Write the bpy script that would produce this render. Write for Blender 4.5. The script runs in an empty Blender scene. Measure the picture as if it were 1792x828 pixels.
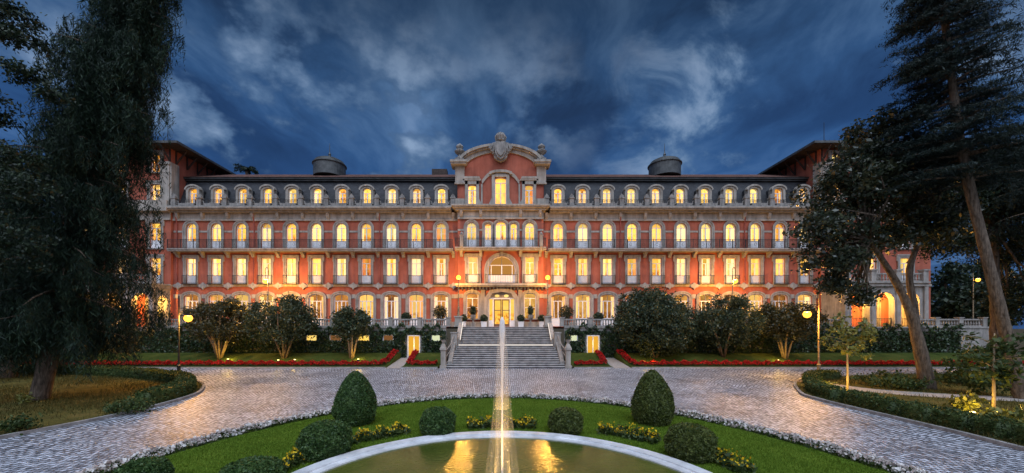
import bpy, math, random
import numpy as np
from mathutils import Vector, Matrix
R = math.radians
random.seed(7); rng = np.random.default_rng(7)
scn = bpy.context.scene
col = scn.collection

# ------------------------------------------------------------------ camera, sky, sun, exposure
CAM_H = 3.5; F = 650.0
cam = bpy.data.cameras.new('camera'); camo = bpy.data.objects.new('camera', cam); col.objects.link(camo)
camo.location = (0, 0, CAM_H); camo.rotation_euler = (R(90), 0, 0)
cam.sensor_width = 36; cam.lens = F / 1792 * 36
cam.shift_x = (896 - 877) / 1792; cam.shift_y = (572 - 414) / 1792
cam.clip_end = 3000; cam.clip_start = 0.05
scn.camera = camo
scn.view_settings.view_transform = 'Standard'; scn.view_settings.look = 'None'
scn.view_settings.exposure = 0.62; scn.view_settings.gamma = 1
scn.render.resolution_x = 1024; scn.render.resolution_y = 473

def G(px, py, z=0.0):                 # a measured ground point -> metres
    d = (CAM_H - z) * F / (py - 572)
    return ((px - 877) * d / F, d)
def X(px, d): return (px - 877) * d / F
def Z(py, d): return CAM_H + (572 - py) * d / F

class NT:
    def __init__(s, nt): s.nt = nt; nt.nodes.clear()
    def n(s, t, props=None, **ins):
        nd = s.nt.nodes.new('ShaderNode' + t)
        for k, v in (props or {}).items(): setattr(nd, k, v)
        for k, v in ins.items():
            key = int(k[1:]) if k[0] == 'i' and k[1:].isdigit() else k.replace('_', ' ')
            sk = nd.inputs[key]
            if isinstance(v, bpy.types.NodeSocket): s.nt.links.new(v, sk)
            else: sk.default_value = v
        return nd
    def m(s, op, a, b=0.0, c=0.0, clamp=False):
        return s.n('Math', {'operation': op, 'use_clamp': clamp}, i0=a, i1=b, i2=c).outputs[0]
    def vm(s, op, a, b=(0, 0, 0)):
        nd = s.n('VectorMath', {'operation': op}, i0=a, i1=b); return nd.outputs[0]
    def ramp(s, fac, stops, interp='LINEAR'):
        nd = s.n('ValToRGB', None, i0=fac); cr = nd.color_ramp; cr.interpolation = interp
        while len(cr.elements) < len(stops): cr.elements.new(0.5)
        for e, (p, c) in zip(cr.elements, stops):
            e.position = p; e.color = (*c, 1) if len(c) == 3 else c
        return nd.outputs[0]
    def mix(s, f, a, b, mode='MIX'):
        nd = s.n('MixRGB', {'blend_type': mode}, i0=f, i1=a, i2=b); return nd.outputs[0]
    def noise(s, vec, scale, detail=4, rough=.55, dist=0):
        return s.n('TexNoise', None, Vector=vec, Scale=scale, Detail=detail, Roughness=rough, Distortion=dist).outputs[0]
    def mr(s, v, a, b, c=0., d=1.):
        nd = s.n('MapRange', {'interpolation_type': 'SMOOTHSTEP'}, i0=v, i1=a, i2=b, i3=c, i4=d); return nd.outputs[0]
    def comb(s, x, y, z): return s.n('CombineXYZ', None, i0=x, i1=y, i2=z).outputs[0]
def rgb(c): return (*c, 1)

world = bpy.data.worlds.new('World'); scn.world = world; world.use_nodes = True
w = NT(world.node_tree)
dirv = w.n('TexCoord').outputs['Generated']
sep = w.n('SeparateXYZ', None, i0=dirv).outputs
dz = w.m('MAXIMUM', sep[2], 0.0)
den = w.m('ADD', dz, 0.10)
pl = w.comb(w.m('DIVIDE', sep[0], den), w.m('DIVIDE', sep[1], den), 0.0)     # clouds lie on a layer overhead
warp = w.noise(pl, .9, 3, .5)
plw = w.vm('ADD', pl, w.comb(w.m('MULTIPLY', warp, .9), w.m('MULTIPLY', warp, .5), 0.0))
streak = w.noise(w.vm('MULTIPLY', plw, (1.10, .55, 1)), 1.35, 10, .60, .25)
broad = w.noise(w.vm('ADD', w.vm('MULTIPLY', pl, (.60, .50, 1)), (3.1, 1.7, 0)), 1.0, 7, .55, .3)
puff0 = w.noise(w.vm('ADD', w.vm('MULTIPLY', dirv, (1., 1., 1.5)), (.7, 0, .35)), 5.6, 9, .54, .0)
wisp = w.noise(w.vm('MULTIPLY', w.comb(w.m('ADD', w.m('MULTIPLY', sep[0], .5), w.m('MULTIPLY', sep[2], .86)), w.m('SUBTRACT', w.m('MULTIPLY', sep[0], .86), w.m('MULTIPLY', sep[2], .5)), sep[1]), (4.0, 2.4, 1.8)), 1.9, 10, .60, .4)
puff = puff0
def lobe(c, k):      # a bank of cloud round one direction of the sky
    d = w.n('VectorMath', {'operation': 'DOT_PRODUCT'}, i0=dirv, i1=Vector(c).normalized()).outputs[1]
    return w.mr(d, k, 1., 0., 1.)
cl = w.m('ADD', w.m('MULTIPLY', streak, .62), w.m('MULTIPLY', broad, .43))
base = w.ramp(cl, [(.38, (.0026, .0068, .021)), (.47, (.007, .021, .060)), (.53, (.017, .050, .125)), (.60, (.052, .107, .21)), (.72, (.145, .22, .35))])
low = w.mr(sep[2], .55, .30, 0., 1.)
base = w.mix(w.m('MULTIPLY', low, .42), base, rgb((.013, .060, .195)))
bl = lobe((-.54, .74, .40), .90); bm_l = lobe((-.25, .87, .44), .955); br_ = lobe((.56, .72, .40), .90); bc = lobe((.03, .87, .50), .975)
pm = w.m('MULTIPLY', w.mr(puff, .455, .535), w.m('MAXIMUM', w.m('MAXIMUM', bl, bm_l), w.m('MULTIPLY', bc, .6)))
puffc = w.ramp(puff, [(.46, (.020, .050, .118)), (.54, (.055, .104, .195)), (.64, (.16, .23, .345))])
base = w.mix(w.m('MULTIPLY', pm, .9), base, puffc)
wm = w.m('MULTIPLY', w.mr(wisp, .47, .60), br_)
base = w.mix(w.m('MULTIPLY', wm, .9), base, w.ramp(wisp, [(.46, (.024, .066, .155)), (.56, (.072, .13, .23)), (.68, (.19, .26, .375))]))
topd = w.mr(sep[2], .46, .70, 1., .42)
base = w.mix(1.0, base, w.comb(topd, topd, topd), 'MULTIPLY')
# unseen sky behind the camera, brightened as added fill for ground and facade
back = w.m('MULTIPLY', w.mr(sep[1], .05, -.6), w.mr(sep[2], .05, .6))
base = w.mix(back, base, rgb((1.0, 1.1, 1.4)))
bg1 = w.n('Background', None, Color=base, Strength=1.0)
sky = w.n('TexSky', {'sky_type': 'NISHITA', 'sun_disc': False, 'sun_elevation': R(4), 'sun_rotation': R(180), 'altitude': 300})
bg2 = w.n('Background', None, Color=sky.outputs[0], Strength=0.004)
add = w.n('AddShader', None, i0=bg1.outputs[0], i1=bg2.outputs[0])
w.n('OutputWorld', None, Surface=add.outputs[0])

sl = bpy.data.lights.new('dusk_sun', 'SUN'); slo = bpy.data.objects.new('dusk_sun', sl); col.objects.link(slo)
sl.energy = 1.1; sl.angle = R(40); sl.color = (.70, .83, 1.0)
slo.rotation_euler = (R(27), 0, R(10))       # soft, from behind and above the photographer

# ------------------------------------------------------------------ materials
def mat(name):
    m = bpy.data.materials.new(name); m.use_nodes = True
    return m, NT(m.node_tree)
def finish(t, bsdf): t.n('OutputMaterial', None, Surface=bsdf.outputs[0])

def simple(name, c1, c2, scale=3., rough=.7, spec=.3, metal=0., bump=.0, bscale=30., streaks=0.):
    m, t = mat(name)
    co = t.n('NewGeometry').outputs['Position']
    f = t.noise(co, scale, 6, .6)
    f2 = t.noise(t.vm('MULTIPLY', co, (1.7, 1.7, .25)), scale * 1.4, 4, .6)
    f = t.m('ADD', t.m('MULTIPLY', f, 1 - streaks), t.m('MULTIPLY', f2, streaks))
    c = t.ramp(f, [(.32, c1), (.66, c2)])
    b = t.n('BsdfPrincipled', None, Base_Color=c, Roughness=rough, Metallic=metal)
    b.inputs['Specular IOR Level'].default_value = spec
    if bump:
        bp = t.n('Bump', None, Strength=bump, Distance=.08 if name == 'bark' else .03, Height=t.noise(t.vm('MULTIPLY', co, (1., 1., .3 if name == 'bark' else 1.)), bscale, 4, .6))
        t.nt.links.new(bp.outputs[0], b.inputs['Normal'])
    finish(t, b); return m
def emit(name, c, s, trans=0.):
    m, t = mat(name)
    e = t.n('Emission', None, Color=rgb(c), Strength=s)
    if trans:
        tr = t.n('BsdfTransparent'); e = t.n('MixShader', None, i0=trans, i1=e.outputs[0], i2=tr.outputs[0])
    finish(t, e); return m
def leafmat(name, c1, c2, c3, rough=.5, spec=.25, transl=.15, scale=.7):
    m, t = mat(name)
    g = t.n('NewGeometry')
    r = g.outputs['Random Per Island']
    n = t.noise(g.outputs['Position'], scale, 3, .6)
    f = t.m('ADD', t.m('MULTIPLY', r, .5), t.m('MULTIPLY', n, .6))
    c = t.ramp(f, [(.25, c1), (.55, c2), (.85, c3)])
    b = t.n('BsdfPrincipled', None, Base_Color=c, Roughness=rough)
    b.inputs['Specular IOR Level'].default_value = spec
    tl = t.n('BsdfTranslucent', None, Color=c)
    finish(t, t.n('MixShader', None, i0=transl, i1=b.outputs[0], i2=tl.outputs[0])); return m

M = {}
M['stucco'] = simple('red_stucco', (.22, .062, .038), (.44, .135, .085), .8, .85, .15, bump=.15, streaks=.5)
M['stone'] = simple('granite', (.15, .14, .125), (.38, .355, .32), 1.6, .8, .2, bump=.3, streaks=.55)
M['pale'] = simple('pale_stone', (.17, .15, .125), (.43, .39, .335), 1.2, .8, .2, bump=.2, streaks=.6)
M['dark_stone'] = simple('weathered_stone', (.09, .085, .08), (.34, .32, .29), 2.4, .85, .2, bump=.4, streaks=.55)
M['white'] = simple('white_paint', (.66, .66, .66), (.80, .80, .80), 2., .5, .4)
M['white_rim'] = simple('white_marble', (.42, .43, .44), (.72, .73, .74), 2., .5, .4, bump=.1)
M['iron'] = simple('dark_iron', (.018, .019, .02), (.05, .05, .05), 6., .5, .4, .6)
M['post'] = simple('painted_post', (.10, .09, .07), (.20, .18, .14), 6., .5, .4)
M['wood'] = simple('dark_timber', (.03, .022, .018), (.07, .05, .04), 4., .7, .2)
M['door'] = simple('brown_timber', (.10, .05, .025), (.2, .11, .06), 4., .45, .4)
M['zinc'] = simple('zinc', (.045, .048, .046), (.10, .104, .10), 2., .5, .4, .4)
M['pipe'] = simple('red_pipe', (.20, .05, .035), (.30, .08, .06), 3., .6, .3)
M['terracotta'] = simple('terracotta', (.22, .10, .06), (.36, .18, .11), 5., .8, .2)
M['gravel'] = simple('gravel', (.22, .20, .18), (.40, .37, .34), 9., .9, .1, bump=.5)
M['soil'] = simple('soil', (.035, .026, .016), (.10, .075, .04), 3., .95, .1, bump=.6, bscale=12)
M['bark'] = simple('bark', (.032, .024, .018), (.20, .155, .115), 5.5, .9, .1, bump=1., bscale=9, streaks=.75)
M['bark_pale'] = simple('pale_bark', (.16, .12, .07), (.34, .26, .16), 6., .85, .1, bump=.5)
M['concrete'] = simple('kerb_stone', (.16, .155, .15), (.34, .33, .32), 4., .85, .2, bump=.3)
def slate():
    m, t = mat('slate'); co = t.n('NewGeometry').outputs['Position']
    s = t.n('SeparateXYZ', None, i0=co).outputs
    br = t.n('TexBrick', None, Vector=t.comb(s[0], s[2], 0.), Color1=rgb((.010, .011, .014)), Color2=rgb((.028, .031, .036)), Mortar=rgb((.006, .006, .007)),
             Scale=1., Mortar_Size=.012, Brick_Width=.34, Row_Height=.22)
    b = t.n('BsdfPrincipled', None, Base_Color=br.outputs[0], Roughness=.7)
    finish(t, b); return m
M['slate'] = slate()
def tiles():
    m, t = mat('roof_tiles'); co = t.n('NewGeometry').outputs['Position']
    n = t.noise(co, 1.3, 6, .65)
    c = t.ramp(n, [(.3, (.05, .028, .022)), (.5, (.12, .05, .034)), (.7, (.20, .095, .06))])
    s = t.n('SeparateXYZ', None, i0=co).outputs
    wv = t.m('SINE', t.m('MULTIPLY', s[0], 2 * math.pi / .26))
    b = t.n('BsdfPrincipled', None, Base_Color=c, Roughness=.85)
    bp = t.n('Bump', None, Strength=.8, Distance=.06, Height=wv); t.nt.links.new(bp.outputs[0], b.inputs['Normal'])
    finish(t, b); return m
M['tiles'] = tiles()
def cobbles():
    m, t = mat('cobbles'); co = t.n('NewGeometry').outputs['Position']
    s = t.n('SeparateXYZ', None, i0=co).outputs
    y0 = t.m('SUBTRACT', s[1], 6.8)
    ang = t.m('ARCTAN2', s[0], y0)
    rad = t.m('SQRT', t.m('ADD', t.m('MULTIPLY', s[0], s[0]), t.m('MULTIPLY', y0, y0)))
    wob = t.noise(co, .5, 3, .5)
    u = t.m('ADD', t.m('MULTIPLY', ang, 15.), t.m('MULTIPLY', wob, .35))
    v = t.m('ADD', t.m('ADD', rad, t.m('MULTIPLY', t.m('SINE', t.m('MULTIPLY', ang, 42.)), .07)), t.m('MULTIPLY', t.noise(co, 1.1, 3, .5), .14))
    br = t.n('TexBrick', None, Vector=t.comb(v, u, 0.), Color1=rgb((.12, .13, .155)), Color2=rgb((.70, .75, .84)), Mortar=rgb((.022, .021, .021)),
             Scale=1., Mortar_Size=.018, Mortar_Smooth=.6, Bias=.1, Brick_Width=.145, Row_Height=.115)
    big = t.noise(co, .35, 4, .6)
    c = t.mix(1., br.outputs[0], t.ramp(t.m('ADD', t.m('MULTIPLY', big, .6), t.m('MULTIPLY', t.noise(co, 2.6, 5, .65), .4)), [(.36, (.50, .50, .51)), (.56, (1, 1, 1))]), 'MULTIPLY')
    b = t.n('BsdfPrincipled', None, Base_Color=c, Roughness=t.mr(t.noise(co, 9., 3), .3, .7, .30, .55))
    b.inputs['Specular IOR Level'].default_value = .5
    hgt = t.m('ADD', t.m('MULTIPLY', br.outputs[1], -1.), t.m('MULTIPLY', t.noise(co, 14., 3), .8))
    bp = t.n('Bump', None, Strength=.9, Distance=.035, Height=hgt); t.nt.links.new(bp.outputs[0], b.inputs['Normal'])
    finish(t, b); return m
M['cobbles'] = cobbles()
def lawn(name, a, b_, c_):
    m, t = mat(name); co = t.n('NewGeometry').outputs['Position']
    n = t.m('ADD', t.m('MULTIPLY', t.noise(co, .8, 5, .65), .72), t.m('MULTIPLY', t.noise(co, 28., 4, .7), .28))
    c = t.ramp(n, [(.35, a), (.5, b_), (.66, c_)])
    b = t.n('BsdfPrincipled', None, Base_Color=c, Roughness=.9); b.inputs['Specular IOR Level'].default_value = .1
    bp = t.n('Bump', None, Strength=.7, Distance=.04, Height=t.noise(co, 60., 3, .7)); t.nt.links.new(bp.outputs[0], b.inputs['Normal'])
    finish(t, b); return m
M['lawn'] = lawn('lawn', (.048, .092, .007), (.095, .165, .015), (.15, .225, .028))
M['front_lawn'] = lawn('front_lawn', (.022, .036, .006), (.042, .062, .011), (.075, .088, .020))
M['rough_grass'] = lawn('rough_grass', (.045, .040, .012), (.085, .078, .020), (.15, .11, .036))
M['grass'] = leafmat('grass_blades', (.060, .115, .010), (.115, .195, .019), (.18, .27, .034), .7, .1, .3)
M['dry_grass'] = leafmat('dry_grass_blades', (.035, .045, .012), (.075, .075, .022), (.13, .10, .035), .8, .1, .3)
M['conifer'] = leafmat('conifer_needles', (.005, .013, .010), (.014, .031, .018), (.030, .055, .026), .6, .2, .1, .5)
M['spruce'] = leafmat('spruce_needles', (.006, .012, .012), (.012, .024, .020), (.022, .036, .026), .6, .2, .1, .5)
M['magnolia'] = leafmat('magnolia_leaves', (.011, .018, .010), (.026, .040, .020), (.066, .070, .034), .35, .45, .12, .6)
M['dark_leaf'] = leafmat('dark_leaves', (.007, .014, .009), (.014, .028, .013), (.028, .046, .018), .5, .3, .12, .4)
M['bush'] = leafmat('bush_leaves', (.014, .027, .013), (.036, .058, .028), (.085, .105, .055), .4, .4, .15, .9)
M['bush_warm'] = leafmat('olive_leaves', (.018, .022, .010), (.040, .046, .018), (.080, .080, .034), .4, .4, .2, .9)
M['sapling'] = leafmat('sapling_leaves', (.07, .085, .020), (.15, .17, .038), (.25, .24, .06), .45, .35, .3, 1.2)
M['ivy'] = leafmat('ivy_leaves', (.013, .028, .012), (.032, .062, .025), (.070, .105, .042), .4, .35, .15, .8)
M['hedge'] = leafmat('hedge_leaves', (.016, .034, .008), (.040, .066, .016), (.085, .110, .032), .55, .25, .15, 1.5)
M['box'] = leafmat('box_leaves', (.018, .046, .012), (.042, .088, .022), (.095, .150, .040), .5, .3, .15, 3.)
M['box_olive'] = leafmat('box_leaves_olive', (.028, .044, .010), (.064, .086, .018), (.125, .145, .034), .5, .3, .15, 3.)
M['core'] = simple('inner_twigs', (.006, .010, .004), (.014, .020, .008), 6., .95, .05)
M['red_flower'] = leafmat('red_petals', (.20, .006, .008), (.42, .014, .016), (.62, .04, .03), .7, .1, .2, 2.)
M['white_flower'] = leafmat('white_petals', (.38, .30, .28), (.64, .60, .56), (.80, .80, .78), .7, .1, .25, 2.)
M['yellow_flower'] = leafmat('yellow_petals', (.55, .30, .01), (.75, .50, .02), (.82, .62, .06), .7, .1, .25, 2.)
def water():
    m, t = mat('pool_water'); co = t.n('NewGeometry').outputs['Position']
    h = t.m('ADD', t.m('MULTIPLY', t.noise(co, 11., 4, .55), .55), t.m('MULTIPLY', t.noise(co, 2.2, 2, .5), .5))
    c = t.ramp(t.noise(co, .7, 3, .5), [(.3, (.050, .068, .010)), (.7, (.105, .115, .022))])
    b = t.n('BsdfPrincipled', None, Base_Color=c, Roughness=.04, IOR=1.33); b.inputs['Specular IOR Level'].default_value = .9
    bp = t.n('Bump', None, Strength=.30, Distance=.05, Height=h); t.nt.links.new(bp.outputs[0], b.inputs['Normal'])
    finish(t, b); return m
M['water'] = water()
def jetmat(name, sx, a0, a1):
    m, t = mat(name); co = t.n('TexCoord').outputs['Object']
    s = t.n('SeparateXYZ', None, i0=co).outputs
    an = t.m('ARCTAN2', s[1], s[0])
    n = t.noise(t.comb(t.m('MULTIPLY', an, sx), t.m('MULTIPLY', s[2], .5), t.m('MULTIPLY', s[2], .1)), 2.2, 5, .65)
    a = t.mr(n, .35, .75, a0, a1)
    d = t.n('BsdfDiffuse', None, Color=rgb((.9, .9, .92))); tl = t.n('BsdfTranslucent', None, Color=rgb((.9, .9, .92)))
    wt = t.n('MixShader', None, i0=.5, i1=d.outputs[0], i2=tl.outputs[0])
    tr = t.n('BsdfTransparent')
    finish(t, t.n('MixShader', None, i0=a, i1=tr.outputs[0], i2=wt.outputs[0])); return m
M['spray'] = jetmat('water_spray', 3.5, .015, .14)
M['jet'] = jetmat('water_jet', 2., .75, 1.)
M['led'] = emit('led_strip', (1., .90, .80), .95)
M['globe'] = emit('lamp_glow', (1., .36, .035), 3.0, .2)
M['bulb'] = emit('warm_bulb', (1., .62, .16), 5., .3)
M['uplight'] = emit('uplight_lens', (1., .72, .22), 6., .35)
def litmat(name, stops, smin, smax):
    m, t = mat(name)
    r = t.n('ObjectInfo').outputs['Random']
    co = t.n('TexCoord').outputs['Object']
    n = t.noise(t.vm('ADD', co, t.comb(t.m('MULTIPLY', r, 37.), 0., t.m('MULTIPLY', r, 11.))), 1.7, 3, .55)
    zz = t.n('SeparateXYZ', None, i0=co).outputs[2]
    n2 = t.noise(t.vm('ADD', t.vm('MULTIPLY', co, (1., 1., .6)), t.comb(t.m('MULTIPLY', r, 53.), 0., 0.)), 4.5, 2, .5)
    room = t.m('MULTIPLY', t.mr(zz, 1.75, 1.25), t.mr(n2, .44, .56))
    f = t.m('SUBTRACT', t.m('ADD', t.m('MULTIPLY', r, .55), t.m('MULTIPLY', n, .55)), t.m('MULTIPLY', room, .30))
    c = t.ramp(f, stops)
    st = t.m('ADD', smin, t.m('MULTIPLY', t.m('FRACT', t.m('MULTIPLY', r, 13.7)), smax - smin))
    e = t.n('Emission', None, Color=c, Strength=st)
    g = t.n('BsdfGlossy', None, Color=rgb((.6, .6, .6)), Roughness=.1)
    finish(t, t.n('MixShader', None, i0=.05, i1=e.outputs[0], i2=g.outputs[0])); return m
M['lit'] = litmat('lit_room', [(.12, (.45, .13, .02)), (.32, (1., .42, .04)), (.55, (1., .60, .09)), (.85, (1., .74, .24))], .48, 1.15)
M['lit_hall'] = litmat('lit_hall', [(.25, (.16, .05, .012)), (.45, (.55, .22, .04)), (.75, (1., .60, .14))], .40, .95)
def curtain():
    m, t = mat('curtain_glow')
    r = t.n('ObjectInfo').outputs['Random']
    c = t.ramp(r, [(.06, (.50, .10, .03)), (.16, (1., .52, .12)), (.5, (1., .68, .27)), (.9, (1., .76, .44))])
    d = t.n('BsdfTranslucent', None, Color=rgb((.8, .75, .65)))
    e = t.n('Emission', None, Color=c, Strength=.56)  # room light behind the cloth is put in as the curtain's own glow
    finish(t, t.n('AddShader', None, i0=e.outputs[0], i1=d.outputs[0])); return m
M['curtain'] = curtain()
M['dim_hall'] = simple('x', (.1,.1,.1), (.1,.1,.1)) if False else emit('dim_hall', (.75, .34, .075), .42)

# ------------------------------------------------------------------ mesh helpers
class MB:
    def __init__(s): s.v = []; s.f = []; s.q = []
    def add(s, vs, fs):
        o = len(s.v); s.v += [tuple(p) for p in vs]; s.f += [tuple(i + o for i in f) for f in fs]; return s
    def box(s, x0, x1, y0, y1, z0, z1):
        return s.add([(x0, y0, z0), (x1, y0, z0), (x1, y1, z0), (x0, y1, z0), (x0, y0, z1), (x1, y0, z1), (x1, y1, z1), (x0, y1, z1)],
                     [(0, 3, 2, 1), (4, 5, 6, 7), (0, 1, 5, 4), (1, 2, 6, 5), (2, 3, 7, 6), (3, 0, 4, 7)])
    def taper(s, cx, cy, z0, z1, a0, b0, a1, b1):
        return s.add([(cx - a0, cy - b0, z0), (cx + a0, cy - b0, z0), (cx + a0, cy + b0, z0), (cx - a0, cy + b0, z0),
                      (cx - a1, cy - b1, z1), (cx + a1, cy - b1, z1), (cx + a1, cy + b1, z1), (cx - a1, cy + b1, z1)],
                     [(0, 3, 2, 1), (4, 5, 6, 7), (0, 1, 5, 4), (1, 2, 6, 5), (2, 3, 7, 6), (3, 0, 4, 7)])
    def prism(s, pts, y0, y1):          # pts in (x,z)
        n = len(pts)
        vs = [(x, y0, z) for x, z in pts] + [(x, y1, z) for x, z in pts]
        fs = [tuple(range(n)), tuple(range(2 * n - 1, n - 1, -1))] + [(i, i + n, (i + 1) % n + n, (i + 1) % n) for i in range(n)]
        return s.add(vs, fs)
    def prism_x(s, pts, x0, x1):        # pts in (y,z)
        n = len(pts)
        vs = [(x0, y, z) for y, z in pts] + [(x1, y, z) for y, z in pts]
        fs = [tuple(range(n)), tuple(range(2 * n - 1, n - 1, -1))] + [(i, i + n, (i + 1) % n + n, (i + 1) % n) for i in range(n)]
        return s.add(vs, fs)
    def prism_z(s, pts, z0, z1):
        n = len(pts)
        vs = [(x, y, z0) for x, y in pts] + [(x, y, z1) for x, y in pts]
        fs = [tuple(range(n - 1, -1, -1)), tuple(range(n, 2 * n))] + [(i, (i + 1) % n, (i + 1) % n + n, i + n) for i in range(n)]
        return s.add(vs, fs)
    def ring(s, a, b, y0, y1):          # open strip between two outlines of equal length (x,z), extruded in y
        n = len(a); vs = []
        for (x, z), (p, q) in zip(a, b): vs += [(x, y0, z), (p, y0, q), (x, y1, z), (p, y1, q)]
        fs = []
        for i in range(n - 1):
            j = 4 * i; k = j + 4
            fs += [(j, j + 1, k + 1, k), (j, k, k + 2, j + 2), (j + 1, j + 3, k + 3, k + 1), (j + 2, k + 2, k + 3, j + 3)]
        fs += [(0, 2, 3, 1), (4 * n - 4, 4 * n - 3, 4 * n - 1, 4 * n - 2)]
        return s.add(vs, fs)
    def tube(s, pts, rad, n=8, cap=True):
        pts = [Vector(p) for p in pts]
        if not hasattr(rad, '__len__'): rad = [rad] * len(pts)
        vs = []; up = Vector((0.31, .87, .12)).normalized()
        for i, p in enumerate(pts):
            t = (pts[min(i + 1, len(pts) - 1)] - pts[max(i - 1, 0)]).normalized()
            a = t.cross(up)
            if a.length < .05: a = t.cross(Vector((1, 0, 0)))
            a.normalize(); b = t.cross(a)
            vs += [p + (a * math.cos(k * 2 * math.pi / n) + b * math.sin(k * 2 * math.pi / n)) * rad[i] for k in range(n)]
        fs = [(i * n + k, i * n + (k + 1) % n, (i + 1) * n + (k + 1) % n, (i + 1) * n + k) for i in range(len(pts) - 1) for k in range(n)]
        if cap: fs += [tuple(range(n - 1, -1, -1)), tuple(range((len(pts) - 1) * n, len(pts) * n))]
        return s.add(vs, fs)
    def lathe(s, prof, cx=0, cy=0, n=20, sx=1, sy=1):
        vs = [(cx + r * sx * math.cos(k * 2 * math.pi / n), cy + r * sy * math.sin(k * 2 * math.pi / n), z) for r, z in prof for k in range(n)]
        fs = [(i * n + k, i * n + (k + 1) % n, (i + 1) * n + (k + 1) % n, (i + 1) * n + k) for i in range(len(prof) - 1) for k in range(n)]
        fs += [tuple(range(n - 1, -1, -1)), tuple(range((len(prof) - 1) * n, len(prof) * n))]
        return s.add(vs, fs)
    def leaves(s, c, L, W, droop=0., jit=.35, flat=0.):
        s.q.append(leafquads(np.asarray(c, float), L, W, droop, jit, flat)); return s
    def mesh(s, name, m, smooth=False):
        me = bpy.data.meshes.new(name)
        v = np.array(s.v, float).reshape(-1, 3)
        if s.q:
            q = np.concatenate(s.q); nv = len(v); nq = len(q)
            fl = [len(f) for f in s.f]; idx = [i for f in s.f for i in f]
            allv = np.concatenate([v, q.reshape(-1, 3)])
            loops = np.concatenate([np.array(idx, int), nv + np.arange(nq * 4)])
            tot = np.concatenate([np.array(fl, int), np.full(nq, 4)])
            st = np.concatenate([[0], np.cumsum(tot)[:-1]])
            me.vertices.add(len(allv)); me.vertices.foreach_set('co', allv.ravel())
            me.loops.add(len(loops)); me.loops.foreach_set('vertex_index', loops.astype(np.int32))
            me.polygons.add(len(tot)); me.polygons.foreach_set('loop_start', st.astype(np.int32)); me.polygons.foreach_set('loop_total', tot.astype(np.int32))
            me.update(calc_edges=True); me.validate()
        else:
            me.from_pydata(s.v, [], s.f); me.update()
        if smooth: me.shade_smooth()
        me.materials.append(m); return me
    def build(s, name, m, parent=None, loc=(0, 0, 0), smooth=False):
        return link(name, s.mesh(name, m, smooth), parent, loc)
def leafquads(c, L, W, droop, jit, flat):
    n = len(c)
    a = rng.normal(size=(n, 3)); a /= np.linalg.norm(a, axis=1)[:, None]
    a[:, 2] *= (1 - flat)
    a[:, 2] -= droop; a /= np.linalg.norm(a, axis=1)[:, None]
    r = rng.normal(size=(n, 3)); r[:, 2] *= 1.
    if flat: r[:, 2] *= (1 - flat)
    b = np.cross(a, r); b /= (np.linalg.norm(b, axis=1)[:, None] + 1e-9)
    s = (1 + jit * rng.normal(size=n)).clip(.4, 1.9)[:, None]
    a = a * L * s / 2; b = b * W * s / 2
    return np.stack([c - a, c + b - a * .1, c + a, c - b - a * .1], axis=1)
def link(name, me, parent=None, loc=(0, 0, 0)):
    o = bpy.data.objects.new(name, me); col.objects.link(o); o.location = loc
    if parent: o.parent = parent
    return o
def thing(name, label, cat, loc=(0, 0, 0), group=None, rz=0):
    o = link(name, None, None, loc); o.rotation_euler.z = rz
    return tag(o, label, cat, group)
def tag(o, label=None, cat=None, group=None, kind=None):
    for k, v in (('label', label), ('category', cat), ('group', group), ('kind', kind)):
        if v: o[k] = v
    return o
def copy_tree(o, parent=None):
    c = o.copy(); col.objects.link(c)
    if parent: c.parent = parent
    for ch in list(o.children): copy_tree(ch, c)
    return c
def lamp(name, typ, energy, color, loc, parent=None, radius=.12, spot=None, rot=None):
    l = bpy.data.lights.new(name, typ); l.energy = energy; l.color = color; l.shadow_soft_size = radius
    o = bpy.data.objects.new(name, l); col.objects.link(o); o.location = loc
    if parent: o.parent = parent
    if spot: l.spot_size = R(spot); l.spot_blend = .6
    if rot: o.rotation_euler = rot
    return o
def sheet(name, pts, z, m, kind='structure', label=None):
    b = MB(); b.add([(x, y, z) for x, y in pts], [tuple(range(len(pts)))])
    return tag(b.build(name, m), kind=kind, label=label)
def arc(cx, cy, rx, ry, a0, a1, n): return [(cx + rx * math.cos(R(a0 + (a1 - a0) * i / n)), cy + ry * math.sin(R(a0 + (a1 - a0) * i / n))) for i in range(n + 1)]
def smooth_path(pts, k=8):
    out = []
    P = [pts[0]] + list(pts) + [pts[-1]]
    for i in range(1, len(P) - 2):
        p0, p1, p2, p3 = [np.array(q, float) for q in P[i - 1:i + 3]]
        for j in range(k):
            t = j / k
            out.append(tuple(.5 * (2 * p1 + (p2 - p0) * t + (2 * p0 - 5 * p1 + 4 * p2 - p3) * t * t + (3 * p1 - p0 - 3 * p2 + p3) * t ** 3)))
    out.append(tuple(pts[-1])); return out

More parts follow.
